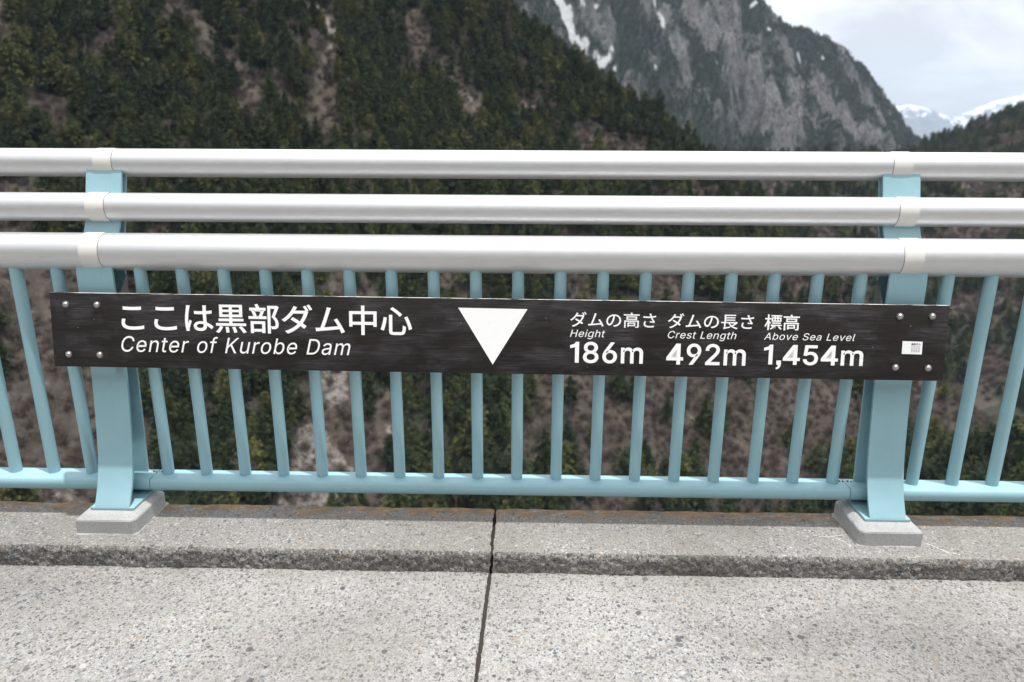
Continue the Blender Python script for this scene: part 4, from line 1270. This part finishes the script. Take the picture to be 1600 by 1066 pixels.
GLYPHS = {  # sans-serif letter outlines: advance, contours (thousandths)
    'C': (510, ["267,-7 225,-3 186,7 150,25 119,49 92,79 70,115 53,157 44,203 40,254 44,305 53,352 70,393 92,429 119,459 150,484 186,501 225,512 267,516 293,514 317,511 340,504 362,496 383,485 402,471 419,456 435,438 448,418 459,397 467,373 473,348 408,348 404,365 397,380 389,395 380,407 369,418 357,428 344,437 330,444 315,449 300,453 284,455 267,456 237,453 209,445 184,432 161,414 141,391 125,364 113,332 106,295 103,254 106,213 113,177 125,145 141,117 161,94 184,76 210,63 237,56 267,53 284,54 300,56 315,60 330,65 344,72 357,81 369,90 380,102 389,114 397,128 404,144 408,160 473,160 467,135 459,112 448,91 435,71 420,53 402,38 383,24 363,13 341,5 317,-2 293,-6"]),
    'e': (404, ["212,-8 177,-5 145,3 117,16 92,35 72,58 56,85 44,116 37,150 34,187 36,224 44,258 55,290 71,317 91,340 115,359 142,373 172,382 205,384 226,383 246,380 266,374 285,366 303,355 319,341 334,324 347,305 357,282 365,256 370,227 371,194 371,169 75,169 75,221 338,221 310,202 308,226 304,248 298,269 288,286 277,301 263,314 246,323 227,328 205,330 183,328 164,323 146,313 131,301 119,286 109,270 102,251 97,231 96,211 96,178 98,151 102,127 110,106 121,88 135,73 151,61 169,53 190,48 212,46 227,47 241,49 254,53 265,58 276,65 285,73 294,82 300,93 306,105 365,91 358,72 348,55 335,39 320,26 302,14 283,4 261,-3 237,-7"]),
    'n': (410, ["114,227 114,0 53,0 53,379 112,379 112,287 102,287 116,319 132,344 152,362 175,374 200,382 227,384 252,383 275,377 295,369 313,356 328,340 341,321 350,298 355,271 357,240 357,0 296,0 296,235 293,263 286,286 273,304 256,318 235,326 210,329 192,328 176,324 161,317 147,308 136,297 126,283 119,266 115,248"]),
    't': (227, ["204,379 204,327 6,327 6,379", "65,471 126,471 126,98 127,83 130,70 136,61 144,55 156,51 170,50 185,51 202,54 213,2 192,-3 168,-4 138,-1 113,7 92,21 77,41 68,64 65,93"]),
    'r': (259, ["53,0 53,379 112,379 112,321 115,321 124,339 137,354 152,367 171,377 191,383 213,385 229,384 243,384 243,322 230,324 207,326 190,324 174,321 159,315 146,306 135,296 126,284 119,269 115,254 114,237 114,0"]),
    'o': (415, ["207,-8 174,-5 144,3 117,16 93,35 72,58 56,85 44,116 37,150 34,187 37,225 44,260 56,291 72,318 93,341 117,360 144,374 174,382 207,384 241,382 271,374 299,360 323,341 343,318 359,291 371,260 379,225 381,187 379,150 371,116 359,85 343,58 323,35 299,16 271,3 241,-5", "207,46 231,49 252,55 270,66 285,80 298,97 307,117 314,139 318,163 319,187 318,212 314,236 307,258 298,278 285,296 270,310 252,321 231,328 207,330 184,328 163,321 145,310 130,296 118,278 108,258 102,236 98,212 96,187 98,163 102,139 108,117 118,97 130,80 145,66 163,55 184,49"]),
    'f': (254, ["228,379 228,327 6,327 6,379", "81,0 81,432 82,452 87,470 96,486 107,499 120,510 135,519 152,525 169,529 187,530 222,527 243,521 227,468 215,472 195,474 178,472 164,468 154,460 147,449 143,435 142,419 142,0"]),
    'K': (467, ["104,145 104,216 139,261 174,303 212,344 364,509 448,509 231,276 228,276", "60,0 60,509 125,509 125,334 124,225 125,193 125,0", "372,0 188,259 228,309 449,0"]),
    'u': (410, ["182,-5 158,-3 135,2 115,11 97,23 82,39 69,59 60,82 54,109 53,139 53,379 114,379 114,144 116,117 124,94 137,75 154,61 175,53 200,50 218,51 234,55 249,62 263,71 274,83 283,97 290,113 295,132 296,153 296,379 357,379 357,0 298,0 298,92 307,92 294,60 277,35 257,17 234,5 209,-3"]),
    'b': (424, ["229,-8 208,-7 189,-3 172,4 159,12 147,21 138,31 118,59 112,59 112,0 53,0 53,509 114,509 114,319 118,319 137,346 147,355 158,364 171,373 188,379 207,383 229,384 259,382 287,374 313,361 335,342 354,320 370,293 381,261 388,227 390,189 388,151 381,116 370,84 355,57 336,34 313,16 288,3 260,-6", "220,47 242,49 262,55 279,66 294,80 306,97 316,117 323,139 327,163 328,189 327,215 323,239 316,261 307,281 295,298 280,311 262,322 243,328 220,330 198,328 178,322 161,312 147,299 134,282 125,263 118,241 114,216 113,189 114,162 118,138 125,115 135,95 147,78 162,65 179,55 198,49"]),
    'D': (502, ["219,0 96,0 96,57 215,57 254,60 288,68 318,81 343,99 363,122 379,149 390,181 397,216 399,255 397,294 390,329 379,361 364,388 344,410 320,428 291,441 258,449 221,452 93,452 93,509 225,509 273,505 315,495 353,478 385,455 412,426 433,391 449,351 458,306 462,255 458,205 449,159 433,119 411,83 384,54 351,31 312,14 268,3", "125,509 125,0 60,0 60,509"]),
    'a': (389, ["160,-9 137,-7 115,-3 94,5 76,15 60,29 48,45 38,63 32,84 30,108 32,128 36,146 43,161 53,174 64,184 78,193 92,200 108,206 125,211 178,220 234,227 247,229 257,231 265,235 271,240 274,246 276,255 276,257 275,272 272,285 267,297 260,307 251,315 240,322 227,327 212,330 196,331 178,330 163,327 149,322 137,316 127,309 118,301 110,292 104,283 100,274 41,291 51,313 64,331 79,346 95,358 114,368 133,375 153,380 173,383 194,384 239,379 255,375 271,369 286,360 300,350 312,336 322,320 330,301 335,278 337,251 337,0 277,0 277,52 272,52 252,25 242,16 229,8 215,1 199,-4 181,-7", "170,45 192,47 211,51 228,59 242,68 254,80 263,93 270,108 274,122 276,138 276,190 259,182 231,176 200,171 175,168 134,159 122,153 112,147 103,139 97,130 93,118 92,105 93,93 96,82 102,72 109,64 119,57 130,52 142,48 156,46"]),
    'm': (610, ["53,0 53,379 112,379 112,295 108,295 114,314 122,331 132,346 144,358 158,368 172,376 187,382 203,385 219,386 245,383 268,375 287,361 303,342 314,320 321,295 312,295 318,312 326,329 337,343 350,356 364,366 381,375 398,381 417,385 437,386 458,385 478,380 497,372 514,361 529,346 541,328 550,307 555,283 557,255 557,0 496,0 496,254 493,279 485,298 473,313 456,323 438,329 419,330 402,329 387,326 374,320 363,312 353,302 345,290 340,277 336,263 335,247 335,0 274,0 274,260 272,280 265,297 253,311 238,322 220,328 199,330 185,329 171,326 158,320 145,312 135,302 126,289 119,274 115,257 114,238 114,0"]),
    'H': (517, ["60,0 60,509 125,509 125,289 392,289 392,509 457,509 457,0 392,0 392,232 125,232 125,0"]),
    'i': (167, ["53,0 53,379 114,379 114,0", "84,443 73,444 63,448 54,455 47,463 43,472 41,483 43,494 47,504 54,512 63,518 73,522 84,524 95,522 105,518 114,512 121,504 125,494 126,483 125,472 121,463 114,455 105,448 95,444"]),
    'g': (425, ["207,-151 180,-149 156,-146 134,-140 114,-132 97,-122 82,-110 70,-97 59,-84 51,-69 101,-41 122,-66 131,-74 142,-82 154,-88 169,-93 187,-96 207,-97 236,-95 261,-87 282,-75 298,-58 308,-34 311,-6 311,68 306,68 287,41 277,32 266,23 252,16 236,10 217,6 195,5 165,7 138,14 113,27 90,43 71,65 55,90 43,120 36,154 34,191 36,229 43,263 55,293 71,320 90,342 112,361 138,374 166,382 196,384 218,383 237,379 253,373 267,365 279,356 288,346 308,319 313,319 313,379 372,379 372,-9 370,-40 363,-67 350,-90 334,-109 314,-124 291,-136 265,-144 237,-149", "205,59 227,61 246,66 264,75 278,87 290,103 300,121 307,142 311,166 312,193 311,219 307,242 300,264 291,283 279,299 264,312 247,322 227,328 205,330 182,328 163,322 145,312 130,298 118,282 109,262 102,241 98,218 96,193 98,167 102,144 109,123 118,104 131,88 145,76 163,66 183,61"]),
    'h': (410, ["114,227 114,0 53,0 53,509 114,509 114,287 102,287 116,319 132,344 152,362 175,374 200,382 227,384 252,383 275,377 295,369 313,356 328,340 341,321 350,298 355,271 357,240 357,0 296,0 296,235 293,263 286,286 273,304 256,318 235,326 210,329 192,328 176,324 161,317 147,308 136,297 126,283 119,266 115,248"]),
    's': (365, ["182,-8 157,-7 133,-3 112,3 93,12 76,24 62,38 50,54 41,73 36,94 94,107 101,87 111,72 124,60 141,52 160,47 181,45 206,47 227,53 244,62 258,74 265,88 268,103 266,115 262,126 254,136 243,144 229,150 212,155 149,170 118,180 92,192 72,208 58,227 50,249 47,274 49,295 55,314 65,332 79,347 95,360 115,370 137,378 161,383 187,384 212,383 234,379 254,372 271,363 286,352 299,339 309,324 318,308 324,290 268,277 262,291 254,304 243,316 228,325 210,331 187,333 166,331 147,326 131,317 119,305 111,292 109,277 110,264 115,253 124,243 136,235 152,229 172,223 229,209 261,200 287,187 306,171 320,153 328,131 331,107 329,85 323,65 312,47 298,31 281,18 260,6 236,-2 210,-7"]),
    'L': (393, ["60,0 60,509 125,509 125,57 361,57 361,0"]),
    'A': (480, ["16,0 201,509 276,509 463,0 395,0 287,302 264,372 232,478 245,478 213,371 191,302 85,0", "110,142 110,199 370,199 370,142"]),
    'v': (389, ["163,0 17,379 84,379 165,155 187,87 206,21 184,21 203,87 224,155 305,379 371,379 226,0"]),
    'S': (447, ["224,-9 188,-7 156,-1 128,9 102,23 81,40 64,60 51,83 42,109 38,137 104,137 108,118 114,102 123,88 136,76 150,66 166,59 185,53 204,50 224,49 246,50 267,54 286,60 303,69 317,79 329,92 338,106 344,122 346,139 344,154 340,168 332,179 322,189 310,197 296,205 245,222 184,239 145,253 112,269 86,289 67,313 56,341 52,372 54,400 62,425 75,448 92,468 113,484 138,498 165,508 195,514 227,516 259,514 289,508 316,498 340,484 360,468 377,449 390,427 398,403 401,378 337,378 332,402 320,421 302,437 280,449 254,456 225,459 204,457 185,454 167,448 152,440 139,430 129,418 121,405 117,391 115,376 117,359 122,345 131,334 142,324 155,315 169,308 212,293 264,279 312,264 328,256 344,248 359,238 372,226 384,213 395,198 402,180 407,161 408,139 406,112 399,87 386,64 370,43 349,25 323,11 294,0 261,-7"]),
    'l': (189, ["139,-2 112,0 91,8 74,20 62,37 55,59 53,84 53,509 114,509 114,99 114,83 117,71 120,62 126,57 135,53 146,52 160,53 170,54 181,3 162,-1"]),
    '1': (345, ["276,509 276,0 204,0 204,400 86,372 86,427 150,445 190,470 216,509"]),
    '8': (453, ["226,-7 193,-5 163,1 136,11 111,25 91,42 74,62 62,84 54,109 52,135 53,156 58,176 65,195 75,212 87,228 101,241 117,252 134,260 153,265 153,267 129,276 109,289 93,308 80,330 73,354 70,380 73,405 79,429 90,450 106,469 124,485 146,498 170,508 197,514 226,516 255,514 282,508 306,498 328,485 346,469 361,450 373,429 379,405 382,380 379,354 372,330 359,308 343,289 323,276 300,267 300,265 319,260 335,252 351,241 365,228 377,212 387,195 395,176 399,156 401,135 398,109 391,84 378,62 362,42 341,25 317,11 289,1 259,-5", "226,49 248,50 267,54 285,60 300,69 313,79 323,91 331,106 335,121 337,139 335,157 330,173 322,189 312,202 298,213 283,223 265,230 247,234 226,235 206,234 187,230 169,223 154,213 140,202 130,189 122,173 117,157 115,139 117,121 121,106 129,91 139,79 152,69 167,60 185,54 205,50", "226,290 244,291 260,294 274,300 287,308 298,318 307,330 314,344 318,359 319,376 318,392 314,407 308,420 299,432 288,442 275,449 260,455 244,459 226,460 208,459 192,455 177,449 164,442 153,432 145,420 138,407 134,392 133,376 134,359 138,344 145,330 154,318 165,308 178,300 193,294 209,291"]),
    '6': (453, ["226,-7 196,-4 168,3 142,15 119,31 100,51 84,74 73,101 66,130 64,162 65,187 71,212 80,239 93,268 112,302 137,340 252,509 322,509 151,261 145,261 151,270 157,279 165,288 174,295 184,302 196,307 208,311 221,313 235,314 265,312 291,305 316,295 337,280 355,262 370,240 380,215 387,187 389,157 387,127 379,98 368,73 352,50 333,30 310,14 284,3 257,-4", "226,48 245,50 263,55 279,63 293,73 304,86 314,101 322,119 326,137 327,157 326,178 322,196 314,213 304,228 293,241 279,251 263,259 245,264 226,265 207,264 190,259 174,252 160,241 148,229 138,214 131,197 126,179 125,158 126,138 131,119 138,102 148,86 160,73 174,63 190,55 207,50"]),
    '4': (453, ["30,105 30,165 255,509 343,509 343,165 413,165 413,105 343,105 343,0 277,0 277,105", "277,165 277,405 268,405 108,165"]),
    '9': (453, ["226,516 256,513 285,506 310,494 333,478 352,458 368,434 380,408 387,378 389,347 387,322 382,296 373,270 359,240 340,207 315,168 200,0 130,0 301,248 307,248 302,238 295,229 287,221 278,214 268,207 257,202 245,198 232,195 218,195 188,197 161,203 137,214 116,229 98,247 83,269 72,294 66,321 64,352 66,382 73,411 85,436 101,459 120,479 143,494 168,506 196,513", "226,460 207,459 190,454 174,446 160,435 148,423 138,407 131,390 127,372 125,352 127,331 131,313 138,295 148,280 160,268 174,257 190,250 207,245 226,243 245,245 263,249 279,257 293,267 305,280 314,295 322,312 326,330 327,350 326,371 322,390 314,407 305,422 293,435 279,446 263,454 245,459"]),
    '2': (453, ["64,0 64,47 234,229 282,282 294,298 303,312 311,327 316,341 319,356 320,371 319,389 315,405 308,419 298,431 287,441 273,449 258,455 241,458 224,460 205,458 188,454 172,447 159,438 148,427 139,413 132,398 128,381 127,362 66,362 68,391 75,418 86,442 102,464 121,482 143,496 168,507 196,513 225,516 254,513 281,507 306,497 328,482 346,465 361,445 372,423 379,398 381,372 380,354 377,336 371,318 363,299 351,280 336,259 267,180 153,60 153,57 389,57 389,0"]),
    '5': (453, ["221,-7 192,-5 165,1 140,11 118,25 99,41 83,60 71,82 63,105 60,130 122,130 125,115 130,102 138,89 148,78 160,68 173,60 188,54 204,51 221,50 241,51 259,56 276,64 291,75 304,89 314,104 322,122 326,141 328,162 326,183 321,203 314,221 303,237 290,251 275,262 257,270 238,275 218,277 201,276 184,273 167,268 152,262 139,255 128,246 67,253 96,509 366,509 366,452 151,452 134,301 136,301 148,311 162,318 178,325 194,330 212,333 229,334 252,332 274,328 294,321 313,311 330,299 345,285 358,269 370,251 379,231 386,210 390,187 391,163 388,132 381,102 369,76 352,52 332,32 309,15 282,3 253,-4"]),
    ',': (170, ["40,-105 52,-98 74,-84 88,-62 96,-34 98,-8 96,0 52,0 52,86 138,86 138,14 136,-22 128,-56 110,-88 84,-112 50,-128"]),
    ' ': (215, []),
}
def text(body, box, shear=0.0, weight=0.0, space=1.0, mat=LETTER, z=0.0006, parent=None, name='lettering', label=None):
    def bake(c):
        o = bpy.data.objects.new('t', c); COL.objects.link(o)
        dg = bpy.context.evaluated_depsgraph_get(); dg.update()
        me = bpy.data.meshes.new_from_object(o.evaluated_get(dg))
        bpy.data.objects.remove(o); bpy.data.curves.remove(c)
        return me
    def fatten(P):
        P = [p for i, p in enumerate(P) if math.dist(p, P[i - 1]) > 1.5]
        Q = []
        sg = 1.0 if FLIP else -1.0
        for i, p in enumerate(P):
            a_, b_ = P[i - 1], P[(i + 1) % len(P)]
            d1 = (p[0] - a_[0], p[1] - a_[1]); d2 = (b_[0] - p[0], b_[1] - p[1])
            l1, l2 = math.hypot(*d1), math.hypot(*d2)
            n1 = (d1[1] / l1, -d1[0] / l1); n2 = (d2[1] / l2, -d2[0] / l2)
            mx, my = n1[0] + n2[0], n1[1] + n2[1]
            mm = max(mx * mx + my * my, 1.0)
            k = 2 * weight * 1000 * sg / mm
            Q.append((p[0] + k * mx, p[1] + k * my))
        return Q
    def area(P):
        return sum(P[i - 1][0] * P[i][1] - P[i][0] * P[i - 1][1] for i in range(len(P))) / 2
    if all(ch in GLYPHS for ch in body):
        pen = 0.0; groups = []
        for ch in body:
            adv, cs = GLYPHS[ch]
            cons = [[tuple(map(float, q.split(','))) for q in con.split()] for con in cs]
            big = max((abs(area(P)) for P in cons), default=0)
            outs, holes = [], []
            for P in cons:
                hole = any(O is not P and min(q[0] for q in O) < min(q[0] for q in P) and max(q[0] for q in O) > max(q[0] for q in P) and min(q[1] for q in O) < min(q[1] for q in P) and max(q[1] for q in O) > max(q[1] for q in P) for O in cons)
                (holes if hole else outs).append(P)
            for k, O in enumerate(outs):
                grp = []
                for P, is_hole in [(O, False)] + [(h, True) for h in holes if (min(q[0] for q in O) < h[0][0] < max(q[0] for q in O) and min(q[1] for q in O) < h[0][1] < max(q[1] for q in O))]:
                    FLIP = (area(P) > 0) != is_hole      # outward side
                    Z = fatten(P) if weight else P
                    grp.append([((pen + x + y * shear) / 1000.0, y / 1000.0) for x, y in Z])
                groups.append((k, grp))
            pen += adv + (space - 1.0) * 420
        VV, FF = [], []
        n0 = 0
        for k, grp in groups:
            c = bpy.data.curves.new('t', 'CURVE'); c.dimensions = '2D'; c.fill_mode = 'BOTH'
            for P in grp:
                sp = c.splines.new('POLY'); sp.points.add(len(P) - 1); sp.use_cyclic_u = True
                for pt, (x, y) in zip(sp.points, P): pt.co = (x, y, 0, 1)
            m1 = bake(c)
            VV += [(q.co.x, q.co.y, k * 0.00012) for q in m1.vertices]
            FF += [tuple(n0 + i for i in p.vertices) for p in m1.polygons]
            n0 += len(m1.vertices)
            bpy.data.meshes.remove(m1)
        me = bpy.data.meshes.new(name); me.from_pydata(VV, [], FF); me.update()
    else:
        c = bpy.data.curves.new('t', 'FONT')
        c.body = body; c.shear = shear; c.offset = weight; c.space_character = space; c.resolution_u = 5
        me = bake(c)
    n = len(me.vertices); v = np.zeros(n * 3, np.float32); me.vertices.foreach_get('co', v); v = v.reshape(-1, 3)
    lo, hi = v.min(0), v.max(0)
    u0, u1, v0, v1 = box
    v[:, 0] = u0 + (v[:, 0] - lo[0]) / (hi[0] - lo[0]) * (u1 - u0)
    v[:, 1] = v0 + (v[:, 1] - lo[1]) / (hi[1] - lo[1]) * (v1 - v0)
    v[:, 2] += z
    me.vertices.foreach_set('co', v.ravel()); me.update(); me.name = name
    me.materials.clear(); me.materials.append(mat)
    q = link(name, me, None, parent or sign)
    if label: q['label'] = label
    return q
text('ここは黒部ダム中心', (0.1752, 0.8905, -0.0935, -0.0203), weight=0.012, label='large white Japanese title lettering')
text('Center of Kurobe Dam', (0.1712, 0.7386, -0.1440, -0.1035), shear=0.24, weight=0.0, space=1.07, label='white slanted English lettering')
text('ダムの高さ', (1.2745, 1.4815, -0.0652, -0.0280), weight=0.006)
text('Height', (1.2750, 1.3600, -0.0945, -0.0712), shear=0.24, weight=0.0, space=1.05)
text('186m', (1.2760, 1.4534, -0.1535, -0.1008), weight=0.012)
text('ダムの長さ', (1.5098, 1.7165, -0.0652, -0.0280), weight=0.006)
text('Crest Length', (1.5115, 1.6765, -0.0943, -0.0712), shear=0.24, weight=0.0, space=1.06)
text('492m', (1.5100, 1.7018, -0.1535, -0.1012), weight=0.012)
text('標高', (1.7422, 1.8257, -0.0658, -0.0272), weight=0.010)
text('Above Sea Level', (1.7430, 1.9610, -0.0892, -0.0718), shear=0.24, weight=0.0, space=1.07)
text('1,454m', (1.7450, 1.9840, -0.1615, -0.1008), weight=0.012)
bm = bmesh.new()
vs = [bm.verts.new((x, y, 0.0006)) for x, y in ((1.0028, -0.0226), (1.1708, -0.0236), (1.0877, -0.1608))]
bm.faces.new(vs)
tri = link('triangle_mark', from_bm('triangle_mark', bm), LETTER, sign); tri['label'] = 'white downward pointing triangle'
# sticker
bm = bmesh.new()
a = [(2.0749, -0.0871), (2.1226, -0.0882), (2.1230, -0.1191), (2.0752, -0.1183)]
v1 = [bm.verts.new((x, y, 0.0003)) for x, y in a]; v2 = [bm.verts.new((x, y, 0.0009)) for x, y in a]
bm.faces.new(v1); bm.faces.new(v2[::-1])
for i in range(4): bm.faces.new((v1[i], v2[i], v2[(i + 1) % 4], v1[(i + 1) % 4]))
stk = link('sticker', from_bm('sticker', bm), STICK, sign); stk['label'] = 'small white information sticker'
text('黒部ダム', (2.0960, 2.1180, -0.0965, -0.0915), weight=0.02, mat=INK, z=0.0013, parent=stk)
text('Kurobe Dam', (2.0962, 2.1165, -0.1010, -0.0985), mat=INK, z=0.0013, parent=stk)
for row, vy in enumerate((-0.1042, -0.1082, -0.1120)):
    for cx2 in (2.0985, 2.1040, 2.1095, 2.1150):
        text('日' if row else '口', (cx2 - 0.0014, cx2 + 0.0014, vy - 0.0015, vy + 0.0013), weight=0.01, mat=INK, z=0.0013, parent=stk, name='print_mark')
# bolts
bm = bmesh.new()
bmesh.ops.create_uvsphere(bm, u_segments=18, v_segments=12, radius=0.0066)
bmesh.ops.delete(bm, geom=[v for v in bm.verts if v.co.z < -0.0012], context='VERTS')
for v in bm.verts: v.co.z *= 0.78
bmesh.ops.create_cone(bm, cap_ends=True, segments=24, radius1=0.0084, radius2=0.0081, depth=0.0016, matrix=Matrix.Translation((0, 0, -0.0008)))
me_bolt = from_bm('bolt', bm, 50)
for u_, v_ in ((0.0398, -0.0286), (0.1172, -0.0284), (0.0388, -0.1522), (0.1163, -0.1524), (2.0634, -0.0274), (2.1402, -0.0262), (2.0633, -0.1514), (2.1415, -0.1517)):
    b = link('bolt', me_bolt, STEEL, sign); b.location = (u_, v_, 0.0018)

# ------------------------------------------------------------------ haze in the valley air
bm = bmesh.new(); bm_box(bm, (-6500, -2600, -179), (11500, 14500, 1500))
hz = link('haze', from_bm('haze', bm))
m = bpy.data.materials.new('valley_haze'); m.use_nodes = True
t = m.node_tree; t.nodes.clear()
o_ = t.nodes.new('ShaderNodeOutputMaterial'); pv = t.nodes.new('ShaderNodeVolumePrincipled')
pv.inputs['Color'].default_value = (0.66, 0.79, 0.98, 1)
pv.inputs['Density'].default_value = 0.000043
t.links.new(pv.outputs[0], o_.inputs['Volume'])
hz.data.materials.append(m)
tag(hz, 'pale blue valley haze', 'haze', kind='stuff')
